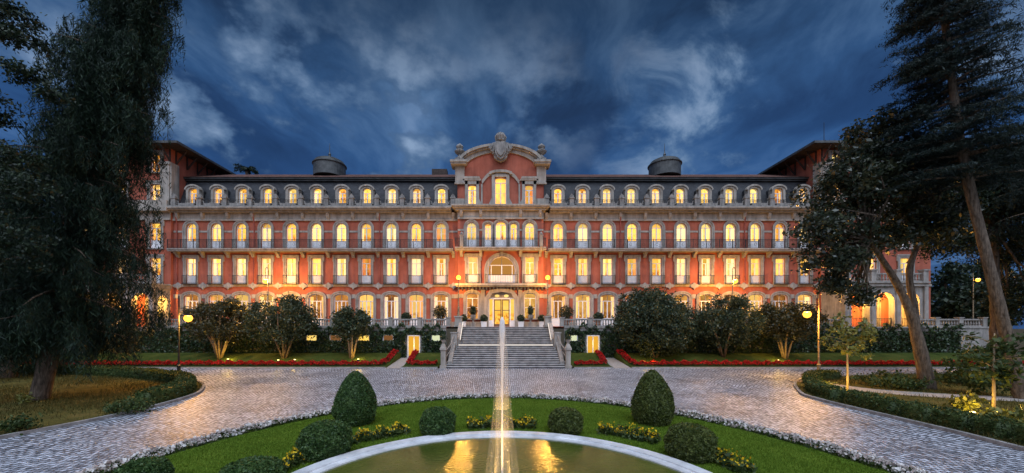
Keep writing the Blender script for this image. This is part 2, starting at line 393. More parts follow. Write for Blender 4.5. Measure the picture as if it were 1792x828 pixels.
# ------------------------------------------------------------------ ground
sheet('ground', [(-900, -300), (900, -300), (900, 900), (-900, 900)], -.03, M['soil'])
sheet('driveway', [(-75, -12), (75, -12), (75, 31.3), (-75, 31.3)], 0, M['cobbles'])
KY = 31.25; WALL_Y = 36.5
def mound(y): 
    t = min(1, max(0, (y - 31.9) / 3.6)); return .12 + .85 * t * t * (3 - 2 * t)
def lawn_sheet(name, x0, x1):
    b = MB(); n = 14
    vs = []; fs = []
    for i in range(n + 1):
        y = KY + .14 + (WALL_Y - KY - .15) * i / n
        vs += [(x0, y, mound(y)), (x1, y, mound(y))]
        if i: fs.append((2 * i - 2, 2 * i - 1, 2 * i + 1, 2 * i))
    b.add(vs, fs)
    for x in (x0, x1):                     # lawn edges
        o = len(b.v); pts = [(x, KY + .14 + (WALL_Y - KY - .15) * i / n) for i in range(n + 1)]
        vs = [(p[0], p[1], -.02) for p in pts] + [(p[0], p[1], mound(p[1])) for p in pts]
        b.add(vs, [(i, i + 1, i + n + 2, i + n + 1) for i in range(n)])
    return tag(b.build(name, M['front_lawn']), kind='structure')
PATHS = [(-9.75, -8.45), (9.45, 11.0)]
SX0, SX1 = -5.3, 6.1          # staircase span
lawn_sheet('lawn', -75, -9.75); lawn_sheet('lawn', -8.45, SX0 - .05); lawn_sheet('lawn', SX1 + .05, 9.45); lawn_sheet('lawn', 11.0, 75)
for a, b in PATHS:
    p = MB(); p.add([(a + .01, KY, .004), (b - .01, KY, .004), (b - .01, WALL_Y, .5), (a + .01, WALL_Y, .5)], [(0, 1, 2, 3)])
    tag(p.build('path', M['gravel']), kind='structure')
def kerb(path, wd=.14, h=.11, closed=False, m='concrete', name='kerb'):
    b = MB(); n = len(path); vs = []
    for i, p in enumerate(path):
        a = np.array(path[max(i - 1, 0)]); c = np.array(path[min(i + 1, n - 1)]); t = (c - a) / (np.linalg.norm(c - a) + 1e-9)
        nr = np.array([-t[1], t[0]]) * wd / 2; p = np.array(p)
        for q, z in ((p - nr, -.02), (p - nr, h), (p + nr, h), (p + nr, -.02)): vs.append((q[0], q[1], z))
    fs = [(4 * i + k, 4 * i + k + 1, 4 * i + k + 5, 4 * i + k + 4) for i in range(n - 1) for k in range(3)] + [(0, 1, 2, 3), (4 * n - 4, 4 * n - 3, 4 * n - 2, 4 * n - 1)]
    b.add(vs, fs); return tag(b.build(name, M[m]), kind='structure')
for a, b in ((-75, -9.75), (-8.45, SX0 - .05), (SX1 + .05, 9.45), (11.0, 75)): kerb([(a, KY + .07), (b, KY + .07)])
sheet('terrace', [(-48, WALL_Y + .3), (SX0, WALL_Y + .3), (SX0, WALL_Y + .5), (SX1, WALL_Y + .5), (SX1, WALL_Y + .3), (48, WALL_Y + .3), (48, 41.2), (-48, 41.2)], 3.5, M['stone'])
# the two planted islands beside the drive
islL = smooth_path([(-17.5, 5), (-15.9, 9.5), (-15.6, 11.6), (-15.1, 14), (-15.2, 17.1), (-16.3, 20.2), (-19.9, 23.9), (-27.9, 26.9), (-38.3, 28.4), (-60, 29)])
islR = smooth_path([(15.6, 5), (14.8, 8.5), (14.75, 10.4), (14.9, 12), (14.95, 14.2), (15.1, 17.5), (15.9, 19.8), (19.7, 24.3), (26.2, 26.5), (34.3, 27.4), (60, 28)])
sheet('planting_ground', islL + [(-60, 5)], .06, M['rough_grass']); kerb(islL)
sheet('planting_ground', islR + [(60, 5)], .06, M['rough_grass']); kerb(islR)
gp = smooth_path([(18.5, 24), (19.5, 19.5), (23.5, 17.2), (30, 15.8), (45, 14)])
gp2 = smooth_path([(20.1, 24), (20.6, 20.6), (24.2, 18.5), (30.5, 17.2), (46, 15.4)])
sheet('garden_path', gp + gp2[::-1], .066, M['gravel'])
# central island
EC = 6.83; EA = 9.6; EB = 11.37
PC = (0.02, 6.83); PR = 5.08
sheet('lawn', arc(0, EC, EA, EB, 0, 360, 120)[:-1], .05, M['lawn'])
def annulus(b, r0, r1, z0, z1, n=128):
    vs = []
    for r, z in ((r1, z0), (r1, z1), (r0, z1), (r0, z0)):
        vs += [(r * math.cos(k * 2 * math.pi / n), r * math.sin(k * 2 * math.pi / n), z) for k in range(n)]
    b.add(vs, [(i * n + k, i * n + (k + 1) % n, ((i + 1) % 4) * n + (k + 1) % n, ((i + 1) % 4) * n + k) for i in range(4) for k in range(n)])
pool = thing('fountain_pool', 'round garden pool with a broad white stone rim at the foot of the drive', 'pool', (*PC, 0))
rb = MB(); annulus(rb, PR - .30, PR, .0, .17); annulus(rb, PR - .52, PR - .30, -.3, .13); rb.build('rim', M['white_rim'], pool)
wb = MB(); wb.add([((PR - .5) * math.cos(k * 2 * math.pi / 96), (PR - .5) * math.sin(k * 2 * math.pi / 96), .10) for k in range(96)], [tuple(range(96))])
tag(wb.build('water', M['water'], loc=(*PC, 0)), kind='structure')
# jet
JET = (0.02, 6.83)
jet = thing('fountain_jet', 'tall thin fountain jet with a falling veil of spray over the pool', 'fountain', (*JET, .1))
MB().lathe([(.10, -.2), (.10, .08), (.05, .1)], n=12).build('nozzle', M['iron'], jet)
MB().lathe([(.022, .1), (.016, 1.), (.015, 2.), (.022, 2.7), (.04, 3.1), (.055, 3.35), (.045, 3.5), (.015, 3.58)], n=14).build('water_column', M['jet'], jet, smooth=True)
sb = MB()
sb.lathe([(.13, 1.9), (.11, 2.5), (.10, 3.0), (.085, 3.3), (.04, 3.5), (.005, 3.56)], n=24)
sb.lathe([(.36, 0), (.30, .8), (.18, 1.8), (.12, 2.7), (.075, 3.2), (.01, 3.45)], n=28)
sb.lathe([(.17, 0), (.13, 1.2), (.10, 2.2), (.06, 3.0), (.01, 3.3)], n=24)
sb.build('spray', M['spray'], jet, smooth=True)
nd = 350
zz = rng.random(nd) ** 1.2 * 3.3; rr = (.30 - .07 * zz).clip(.05) * np.sqrt(rng.random(nd)) * 1.05; an = rng.random(nd) * 6.283
MB().leaves(np.stack([rr * np.cos(an), rr * np.sin(an), zz + .05], 1), .016, .007, 1.5).build('droplets', M['white_rim'], jet)
for sx in (-1, 1):
    u = thing('fountain_lamp', 'warm underwater lamp on the %s side of the jet nozzle' % ('left' if sx < 0 else 'right'), 'lamp', (JET[0] + sx * .34, JET[1] - .06, .02), 'lamps in the pool')
    MB().lathe([(.08, 0), (.11, .06), (.10, .12)], n=14).build('housing', M['iron'], u)
    MB().lathe([(.085, .122), (.06, .14), (.01, .145)], n=14).build('lens', M['uplight'], u)
    lamp('fountain_light', 'SPOT', 620, (1., .55, .13), (0, 0, .2), u, .06, 42, (R(180), R(-sx * 5), 0))

# ------------------------------------------------------------------ hotel
S = 41 / F; FY = 41.0
B = thing('palace_hotel', 'long red palace hotel with arched windows, slate mansard and crested central gable', 'hotel', (0, FY, 3.5))
def fx(px, s=S): return (px - 877) * s
def fz(py, s=S): return (572 - py) * s
def outline(w, h, rise, n=12, z0=0., cx=0.):
    hs = h - rise
    pts = [(cx - w / 2, z0), (cx - w / 2, z0 + hs)]
    if rise > 0:
        pts += [(cx - w / 2 * math.cos(math.pi * i / n), z0 + hs + rise * math.sin(math.pi * i / n)) for i in range(1, n)]
    pts += [(cx + w / 2, z0 + hs), (cx + w / 2, z0)]
    return pts
WS = MB()          # all walls
def wall_panel(b, xl, xr, z0, z1, y, op=None, depth=.32):
    if not op:
        b.add([(xl, y, z0), (xr, y, z0), (xr, y, z1), (xl, y, z1)], [(0, 1, 2, 3)]); return
    cx, ob, w, h, rise = op
    o = outline(w, h, rise, 12, ob, cx)
    q = lambda *p: b.add([(x, y, z) for x, z in p], [tuple(range(len(p)))])
    q((xl, z0), (o[0][0], z0), (o[0][0], z1), (xl, z1)); q((o[-1][0], z0), (xr, z0), (xr, z1), (o[-1][0], z1))
    if ob > z0 + .01: q((o[0][0], z0), (o[-1][0], z0), o[-1], o[0])
    top = o[1:-1]
    for a, c in zip(top[:-1], top[1:]): q(a, c, (c[0], z1), (a[0], z1))
    oo = o
    vs = [(x, y, z) for x, z in oo] + [(x, y + depth, z) for x, z in oo]; n = len(oo)
    b.add(vs, [(i, i + 1, i + 1 + n, i + n) for i in range(n - 1)] + [(0, n, 2 * n - 1, n - 1)])
wincache = {}
def window(kind, w, h, rise, x, y, z, name, panel=.0, surround=.25, keystone=False, rail=False, lit='lit', curt=True, sidelights=False, transom=.0, sill=True, var=0, sur_mat='stone'):
    key = (name, round(w, 3), round(h, 3), rise, panel, surround, keystone, rail, lit, sidelights, var)
    if key not in wincache:
        o = outline(w, h, rise); t = .075
        i_ = outline(w - 2 * t, h - t, rise - t if rise > t else 0 if rise == 0 else rise)
        if len(i_) != len(o): i_ = outline(w - 2 * t, h - t, rise)
        f = MB(); f.ring(o, i_, .10, .17)
        if panel: f.box(-w / 2 + t, w / 2 - t, .12, .16, 0.005, panel); f.box(-w / 2 + t, w / 2 - t, .10, .18, panel, panel + .06)
        ml = .065
        zt = h - rise if rise > .3 else h - .62
        if not transom: transom = zt
        if sidelights:
            k = w / 2 - .36
            for sx in (-1, 1): f.box(sx * k - .04, sx * k + .04, .10, .18, panel + .06 if panel else 0, transom)
        f.box(-ml / 1.2, ml / 1.2, .09, .17, panel + .06 if panel else 0, transom)
        f.box(-w / 2 + t, w / 2 - t, .085, .175, transom, transom + .07)
        if rise > .3: f.box(-.02, .02, .11, .16, transom + .07, h - t)
        if sidelights: f.box(-.025, .025, .11, .16, transom + .07, h - t)
        elif kind == 'cas':
            f.box(-w / 2 + t, w / 2 - t, .12, .155, (panel + transom) / 2 + .1, (panel + transom) / 2 + .135)
        fm = f.mesh(name, M['white'])
        p = MB(); p.add([(a, .34, c) for a, c in outline(w - .02, h - .01, rise)], [tuple(range(len(o)))])
        pm = p.mesh('pane', M[lit])
        cm = None
        if curt:
            c = MB(); rr = random.Random(var * 17 + len(wincache)); op = [.62, .9, .45, .72, .98][var % 5]
            ht = (h - rise * .7) - .05
            for sx in (-1, 1):
                wc = (w / 2 - .03) * (op if rr.random() < .8 else op * .6); n = max(4, int(wc / .045)); vs = []
                for i in range(n + 1):
                    xx = sx * (w / 2 - .02 - wc * i / n); yy = .27 + (.03 if i % 2 else 0)
                    pull = 1. if var % 5 != 2 else .55
                    xb = sx * (w / 2 - .02) + (xx - sx * (w / 2 - .02)) * pull
                    vs += [(xx, yy, ht), (xx * .4 + xb * .6, yy, ht * .55), (xb, yy, .03)]
                c.add(vs, [q_ for i in range(n) for q_ in ((3 * i, 3 * i + 3, 3 * i + 4, 3 * i + 1), (3 * i + 1, 3 * i + 4, 3 * i + 5, 3 * i + 2))])
            cm = c.mesh('curtain', M['curtain'])
        sm = None
        if surround:
            g = MB(); oo = outline(w + 2 * surround, h + surround, rise + surround if rise else 0)
            g.ring(oo, o, -.10, .02)
            o2 = outline(w + 2 * surround + .1, h + surround + .05, rise + surround + .05 if rise else 0); o1 = outline(w + 2 * surround - .16, h + surround - .08, rise + surround - .08 if rise else 0)
            g.ring(o2, o1, -.15, -.098)
            if not rise:      # eared lintel
                g.box(-w / 2 - surround - .14, w / 2 + surround + .14, -.17, -.01, h + surround - .02, h + surround + .09)
                for sx in (-1, 1):
                    xa = sx * (w / 2 + surround + .02); g.box(min(xa, xa + sx * .12), max(xa, xa + sx * .12), -.13, -.01, h - .38, h + surround - .02)
            if keystone: g.prism([(-.10, h - .04), (.10, h - .04), (.17, h + surround + .13), (-.17, h + surround + .13)], -.22, -.02)
            if sill: g.box(-w / 2 - surround - .05, w / 2 + surround + .05, -.2, .08, -.12, -.004)
            sm = g.mesh('surround', M[sur_mat])
        rm = None
        if rail:
            r = MB(); ww = w / 2 + .22; yb = -.34
            r.box(-ww - .02, ww + .02, -.40, -.2, -.10, -.005)
            r.tube([(-ww, -.05, .86), (-ww, yb, .86), (ww, yb, .86), (ww, -.05, .86)], .022, 6); r.tube([(-ww, -.05, .08), (-ww, yb, .08), (ww, yb, .08), (ww, -.05, .08)], .016, 6)
            n = 13
            for i in range(n + 1):
                xx = -ww + 2 * ww * i / n; r.tube([(xx, yb, 0), (xx, yb, .86)], .010, 4)
            for sx in (-1, 1): r.tube([(sx * ww, yb, 0), (sx * ww, yb, .95)], .022, 6); r.tube([(sx * ww, -.2, 0), (sx * ww, -.2, .86)], .010, 4)
            rm = r.mesh('railing', M['iron'])
        wincache[key] = (fm, pm, cm, sm, rm)
    fm, pm, cm, sm, rm = wincache[key]
    fo = link(name, fm, B, (x, y, z))
    link('pane', pm, fo)
    if cm: link('curtain', cm, fo)
    if sm: link('surround', sm, fo)
    if rm: link('railing', rm, fo)
    return fo

LX = [fx(335 + 43.7 * i) for i in range(11)]; RX = [fx(977 + 43.1 * i) for i in range(11)]
XL, XR = fx(304), fx(1432)          # ends of the main range
PX0, PX1, PY = -4.71, 4.59, -.7     # central pavilion
def rows(xs, x0, x1, z0, z1, y, op):
    e = [x0] + [(a + b) / 2 for a, b in zip(xs[:-1], xs[1:])] + [x1]
    for i, x in enumerate(xs): wall_panel(WS, e[i], e[i + 1], z0, z1, y, (x, *op))
Z1, Z2, Z3 = 4.55, 8.35, 12.3
vr = random.Random(3)
for xs, a, b in ((LX, XL, PX0), (RX, PX1, XR)):
    rows(xs, a, b, -.2, Z1, 0, (.05, 1.62, 3.55, .34)); rows(xs, a, b, Z1, Z2, 0, (4.75, 1.07, 2.82, 0)); rows(xs, a, b, Z2, Z3, 0, (8.58, 1.13, 2.85, .56))
    for x in xs:
        window('door', 1.62, 3.55, .34, x, 0, .05, 'ground_floor_window', .85, .28, False, lit='lit_hall', sidelights=True, transom=2.75, sill=False, var=vr.choice([0, 2, 2, 3]), curt=vr.random() < .75)
        window('cas', 1.07, 2.82, 0, x, 0, 4.75, 'balcony_door', .86, .24, rail=True, var=vr.randrange(5))
        window('cas', 1.13, 2.85, .56, x, 0, 8.58, 'arched_window', .86, .27, var=vr.randrange(5), sill=False)
# centre pavilion walls
def pav_row(z0, z1, ops, y=PY):
    xs = [o[0] for o in ops]; e = [PX0] + [(a + b) / 2 for a, b in zip(xs[:-1], xs[1:])] + [PX1]
    if len(ops) == 5:
        for i in range(4): e[i + 1] = (xs[i] + ops[i][2] / 2 + xs[i + 1] - ops[i + 1][2] / 2) / 2
    if len(ops) == 3:
        for i in range(2): e[i + 1] = (xs[i] + ops[i][2] / 2 + xs[i + 1] - ops[i + 1][2] / 2) / 2
    for i, o in enumerate(ops): wall_panel(WS, e[i], e[i + 1], z0, z1, y, o)
g1 = [(-3.12, .9, 1.3, 2.78, .3), (.06, 0.02, 3.3, 4.0, .5), (3.14, .9, 1.3, 2.78, .3)]
g2 = [(-3.07, 4.75, 1.05, 2.8, 0), (.06, 4.75, 3.0, 2.9, 1.5), (3.13, 4.75, 1.05, 2.8, 0)]
g3 = [(-3.22, 8.58, 1.05, 2.75, .52), (-1.42, 8.58, .75, 2.65, .2), (-.03, 8.58, 1.2, 2.85, .4), (1.36, 8.58, .75, 2.65, .2), (3.1, 8.58, 1.05, 2.75, .52)]
pav_row(-.2, Z1, g1); pav_row(Z1, Z2, g2); pav_row(Z2, Z3 + .4, g3)
for x in (PX0, PX1): WS.add([(x, PY, -.2), (x, 0, -.2), (x, 0, 17.5), (x, PY, 17.5)], [(0, 1, 2, 3)])
for i in (0, 2):
    cx, zb, w_, h_, r_ = g1[i]; window('cas', w_, h_, r_, cx, PY, zb, 'entrance_hall_window', 0, .27, True, lit='lit_hall', curt=False, var=1)
    cx, zb, w_, h_, r_ = g2[i]; window('cas', w_, h_, r_, cx, PY, zb, 'balcony_door', .86, .28, rail=True, var=i + 1)
cx, zb, w_, h_, r_ = g2[1]; lw = window('fan', w_, h_, r_, cx, PY, zb, 'lunette_window', .8, .34, True, lit='dim_hall', curt=False, sidelights=True, transom=1.9, rail=True, var=2)
for i, o in enumerate(g3): window('cas', o[2], o[3], o[4], o[0], PY, o[1], 'arched_window', .86, .26 if i in (0, 4) else .2, sill=False, var=vr.randrange(5))
# attic storey of the pavilion
def arch_top(x): return 17.75 + 1.75 * math.sqrt(max(0, 1 - (x / 4.3) ** 2)) ** 1.15
AX = -.06; a3 = [(AX - 3.1, 13.35, .95, 2.1, .18), (AX, 13.25, 1.25, 3.0, .18), (AX + 3.1, 13.35, .95, 2.1, .18)]
e = [PX0 - .05, AX - 1.7, AX + 1.7, PX1 + .05]
for i, o in enumerate(a3): wall_panel(WS, e[i], e[i + 1], Z3 + .4, 17.0, PY + .12, o)
gable = [(PX0 - .05, 17.0)] + [(AX + x, arch_top(x)) for x in np.linspace(-4.25, 4.25, 31)] + [(PX1 + .05, 17.0)]
WS.prism(gable, PY + .12, PY + 1.1)
WS.add([(PX0 - .05, PY + .12, 12.7), (PX0 - .05, 3, 12.7), (PX0 - .05, 3, 17.2), (PX0 - .05, PY + .12, 17.2)], [(0, 1, 2, 3)])
WS.add([(PX1 + .05, PY + .12, 12.7), (PX1 + .05, 3, 12.7), (PX1 + .05, 3, 17.2), (PX1 + .05, PY + .12, 17.2)], [(0, 1, 2, 3)])
WS.box(PX0, PX1, PY + 1.0, 5, 16.9, 17.3)
for i, o in enumerate(a3): window('cas', o[2], o[3], o[4], o[0], PY + .12, o[1], 'attic_window', .0, .0, var=[0, 4, 3][i])
# wing blocks
WY = -.35; WX = {-1: (XL, XL - 12), 1: (XR, XR + 12)}
for sgn in (-1, 1):
    xi, xo = WX[sgn]; lo, hi = min(xi, xo), max(xi, xo)
    cs = sorted([xi + sgn * 1.65, xi + sgn * 5.4, xi + sgn * 9.2]); ee = [lo, (cs[0] + cs[1]) / 2, (cs[1] + cs[2]) / 2, hi]
    for (z0, z1, zb, w_, h_, r_, nm, pn) in ((-.2, Z1, .05, 1.4, 3.2, .3, 'ground_floor_window', .8), (Z1, Z2, 4.75, 1.2, 2.8, 0, 'balcony_door', .86), (Z2, Z3, 8.58, 1.2, 2.8, 0, 'wing_window', .86), (Z3, 16.0, 13.5, 1.1, 2.1, 0, 'wing_window', .3), (16.0, 19.5, 16.9, 1.05, 2.0, 0, 'wing_window', 0)):
        for k, c in enumerate(cs):
            wall_panel(WS, ee[k], ee[k + 1], z0, z1, WY, (c, zb, w_, h_, r_))
            window('cas', w_, h_, r_, c, WY, zb, nm, pn, .26, rail=(nm == 'balcony_door'), var=vr.randrange(5))
    for x in (xi, xo): WS.add([(x, WY, -.2), (x, 12, -.2), (x, 12, 19.5), (x, WY, 19.5)], [(0, 1, 2, 3)])
    WS.add([(lo, 12, -.2), (hi, 12, -.2), (hi, 12, 19.5), (lo, 12, 19.5)], [(0, 1, 2, 3)])
WS.add([(XL, 12, -.2), (XR, 12, -.2), (XR, 12, 17), (XL, 12, 17)], [(0, 1, 2, 3)])
WS.build('wall', M['stucco'], B)
# pale courses
def spans(): return ((XL, PX0 - .02, 0), (PX1 + .02, XR, 0), (PX0, PX1, PY))
def course(name, z0, z1, proj, m='pale', gaps=(), wings=True):
    b = MB()
    for a, c, y in spans():
        gs = sorted([g for g in gaps if a < g[0] < c]); x = a
        for gx, gw in gs: 
            if gx - gw / 2 > x: MB().box(x, gx - gw / 2, y - proj, y + .02, z0, z1).build(name, M[m], B)
            x = gx + gw / 2
        if c > x: (MB().box(x, c, y - proj, y + .02, z0, z1).build(name, M[m], B) if gs else b.box(x, c, y - proj, y + .02, z0, z1))
    if wings:
        for sgn in (-1, 1):
            xi, xo = WX[sgn]; lo, hi = min(xi, xo), max(xi, xo); b.box(lo, hi, WY - proj, WY + .02, z0 - .003, z1 + .003)
    if b.v: b.build(name, M[m], B)
g_f1 = [(x, 2.3) for x in LX + RX] + [(-3.12, 2.0), (.06, 3.5), (3.14, 2.0)]
course('impost_band', 3.13, 3.58, .05, 'pale', g_f1, False)
course('plinth', -.2, .55, .06, 'stone', [(x, 1.66) for x in LX + RX] + [(.06, 3.5)], False)
course('string_course', 4.42, 4.66, .12, 'pale')
g_f3 = [(x, 1.8) for x in LX + RX] + [(-3.22, 1.7), (-1.42, 1.2), (-.03, 1.65), (1.36, 1.2), (3.1, 1.7)]
course('wall_band', 10.4, 10.6, .05, 'pale', g_f3, False)
course('frieze', 11.85, 12.52, .10, 'pale')
course('architrave', 11.66, 11.852, .17, 'pale')
# main cornice, stepped profile
cb = MB()
for a, c, y in ((XL, PX0 - .75, 0), (PX1 + .75, XR, 0)):
    cb.box(a, c, y - .45, y + .3, 12.52, 12.72); cb.box(a, c, y - .80, y + .3, 12.72, 12.86); cb.box(a, c, y - .92, y + .3, 12.86, 13.0)
cb.box(PX0 - .2, PX1 + .2, PY - .40, .3, 12.55, 12.78); cb.box(PX0 - .45, PX1 + .45, PY - .62, .3, 12.78, 12.92); cb.box(PX0 - .6, PX1 + .6, PY - .75, .3, 12.92, 13.1)
for sgn in (-1, 1):
    xi, xo = WX[sgn]; lo, hi = min(xi, xo), max(xi, xo); cb.box(lo - .01, hi + .01, WY - .6, WY + .02, 12.53, 12.99)
cb.build('cornice', M['pale'], B)
# brackets, ornaments
mids = [(a + b) / 2 for a, b in zip(LX[:-1], LX[1:])]; midsR = [(a + b) / 2 for a, b in zip(RX[:-1], RX[1:])]
allm = [LX[0] - 1.38] + mids + [LX[-1] + 1.38] + [RX[0] - 1.36] + midsR + [RX[-1] + 1.36]
bm_ = MB().prism_x([(-.42, .40), (-.10, .40), (-.10, -.28), (-.2, -.26), (-.34, .0)], -.15, .15).mesh('cornice_bracket', M['pale'])
bb_ = MB().prism_x([(-.62, .0), (-.01, .0), (-.01, -.62), (-.14, -.58), (-.30, -.30), (-.55, -.14)], -.16, .16).mesh('balcony_bracket', M['stone'])
ob_ = MB(); ob_.prism([(0, -.42), (.14, -.2), (.42, -.14), (.42, .14), (.2, .2), (0, .38), (-.2, .2), (-.42, .14), (-.42, -.14), (-.14, -.2)], -.19, -.01)
ob_.lathe([(.001, 0), (.13, 0), (.13, .001)], n=4); ob_ = ob_.mesh('lozenge_ornament', M['stone'])
for x in allm:
    link('cornice_bracket', bm_, B, (x, 0, 12.1)); link('balcony_bracket', bb_, B, (x, 0, 8.2)); link('lozenge_ornament', ob_, B, (x, 0, 4.5))
for x in (-4.3, -2.2, 2.1, 4.2):
    link('cornice_bracket', bm_, B, (x, PY, 12.15)); link('balcony_bracket', bb_, B, (x, PY, 8.2))
# balconies of the arched storey
def railrun(b, x0, x1, y, z, h=.92, step=.14):
    b.tube([(x0, y, z + h), (x1, y, z + h)], .026, 6); b.tube([(x0, y, z + .1), (x1, y, z + .1)], .016, 5); b.tube([(x0, y, z + h - .16), (x1, y, z + h - .16)], .012, 4)
    n = int(abs(x1 - x0) / step)
    for i in range(n + 1):
        xx = x0 + (x1 - x0) * i / n; b.box(xx - .010, xx + .010, y - .010, y + .010, z, z + h)
    k = int(abs(x1 - x0) / 1.36)
    for i in range(k + 1):
        xx = x0 + (x1 - x0) * i / max(k, 1); b.box(xx - .03, xx + .03, y - .03, y + .03, z, z + h + .06)
        for j in range(2):
            rr = .11; cxx = xx + (.34 if j else -.34)
            if x0 < cxx < x1: b.tube([(cxx + rr * math.cos(t * .7), y, z + .42 + 1.6 * rr * math.sin(t * .7)) for t in range(10)], .012, 4)
for a, c, y in ((XL - 1.5 if False else XL, PX0 - .5, 0), (PX1 + .5, XR, 0), (PX0 - .2, PX1 + .2, PY)):
    s_ = MB(); s_.box(a, c, y - .82, y + .02, 8.2, 8.36); s_.box(a, c, y - .9, y + .02, 8.36, 8.5); s_.build('balcony', M['stone'], B)
    r_ = MB(); railrun(r_, a + .06, c - .06, y - .84, 8.5); r_.build('balcony_railing', M['iron'], B)
pst = MB(); pst.box(-.17, .17, -.17, .17, 0, 1.15); pst.box(-.22, .22, -.22, .22, 1.15, 1.25); pst.lathe([(.08, 1.25), (.17, 1.38), (.14, 1.5), (.03, 1.62)], n=12); pst = pst.mesh('balcony_post', M['stone'])
for x in (-4.2, 4.25): link('balcony_post', pst, B, (x, PY - .80, 8.502))
# canopy ledge over the entrance
s_ = MB(); s_.box(PX0 - .1, PX1 + .1, PY - .75, PY - .10, 4.28, 4.40); s_.box(PX0 - .2, PX1 + .2, PY - .9, PY - .1, 4.40, 4.62); s_.build('entrance_ledge', M['stone'], B)
db_ = MB().prism_x([(-.66, .0), (-.02, .0), (-.02, -.34), (-.14, -.30)], -.09, .09).mesh('ledge_corbel', M['dark_stone'])
for i in range(25): link('ledge_corbel', db_, B, (PX0 + .15 + (PX1 - PX0 - .3) * i / 24, PY, 4.278))
# entrance portal
P = MB(); px_ = .06
P.ring([(px_ - 1.85, 0), (px_ - 1.85, 3.1), (px_ - 1.3, 3.95), (px_, 4.2), (px_ + 1.3, 3.95), (px_ + 1.85, 3.1), (px_ + 1.85, 0)],
       [(px_ - 1.42, 0), (px_ - 1.42, 2.9), (px_ - 1.0, 3.6), (px_, 3.78), (px_ + 1.0, 3.6), (px_ + 1.42, 2.9), (px_ + 1.42, 0)], PY - .26, PY + .05)
for sx in (-1, 1): P.box(px_ + sx * 2.02 - .22, px_ + sx * 2.02 + .22, PY - .13, PY + .04, 0, 4.2)
P.build('portal', M['pale'], B)
D = MB()
D.box(px_ - 1.42, px_ + 1.42, PY + .02, PY + .14, 3.0, 3.14)
for x in (-1.40, -.92, .92, 1.40): D.box(px_ + x - .06, px_ + x + .06, PY + .02, PY + .14, 0, 3.0)
for sx in (-1, 1): D.box(px_ + min(sx * .98, sx * 1.34), px_ + max(sx * .98, sx * 1.34), PY + .05, PY + .11, .01, .7)
dm = D.build('door_frame', M['white'], B)
pn = MB()
pn.add([(px_ - 1.4, PY + .30, 0), (px_ + 1.4, PY + .30, 0), (px_ + 1.4, PY + .30, 3.7), (px_ - 1.4, PY + .30, 3.7)], [(0, 1, 2, 3)]); pn.build('pane', M['lit'], dm)
for sx in (-1, 1):
    d = MB(); xa, xb = sorted((px_ + sx * .03, px_ + sx * .85))
    for (a, b_, z0, z1) in ((xa, xa + .10, 0.02, 2.98), (xb - .10, xb, 0.02, 2.98), (xa + .1, xb - .1, .02, .3), (xa + .1, xb - .1, 1.75, 1.83), (xa + .1, xb - .1, 2.86, 2.98)): d.box(a, b_, PY + .07, PY + .12, z0, z1)
    do = d.build('entrance_door', M['door'], B); MB().box(px_ + sx * .10 - .015, px_ + sx * .10 + .015, PY + .01, PY + .07, 1.0, 1.35).build('handle', M['iron'], do)
for sx in (-1, 1):
    ow = MB(); ow.add([(px_ + sx * .5 + .26 * math.cos(k * math.pi / 8), PY + .16, 3.36 + .15 * math.sin(k * math.pi / 8)) for k in range(16)], [tuple(range(16))]); ow.build('oval_window', M['lit'], B)
tp = MB(); tp.prism([(px_ - 1.4, 3.14), (px_ + 1.4, 3.14), (px_ + 1.4, 3.75), (px_ - 1.4, 3.75)], PY + .18, PY + .28); tp.build('transom_panel', M['pale'], B)
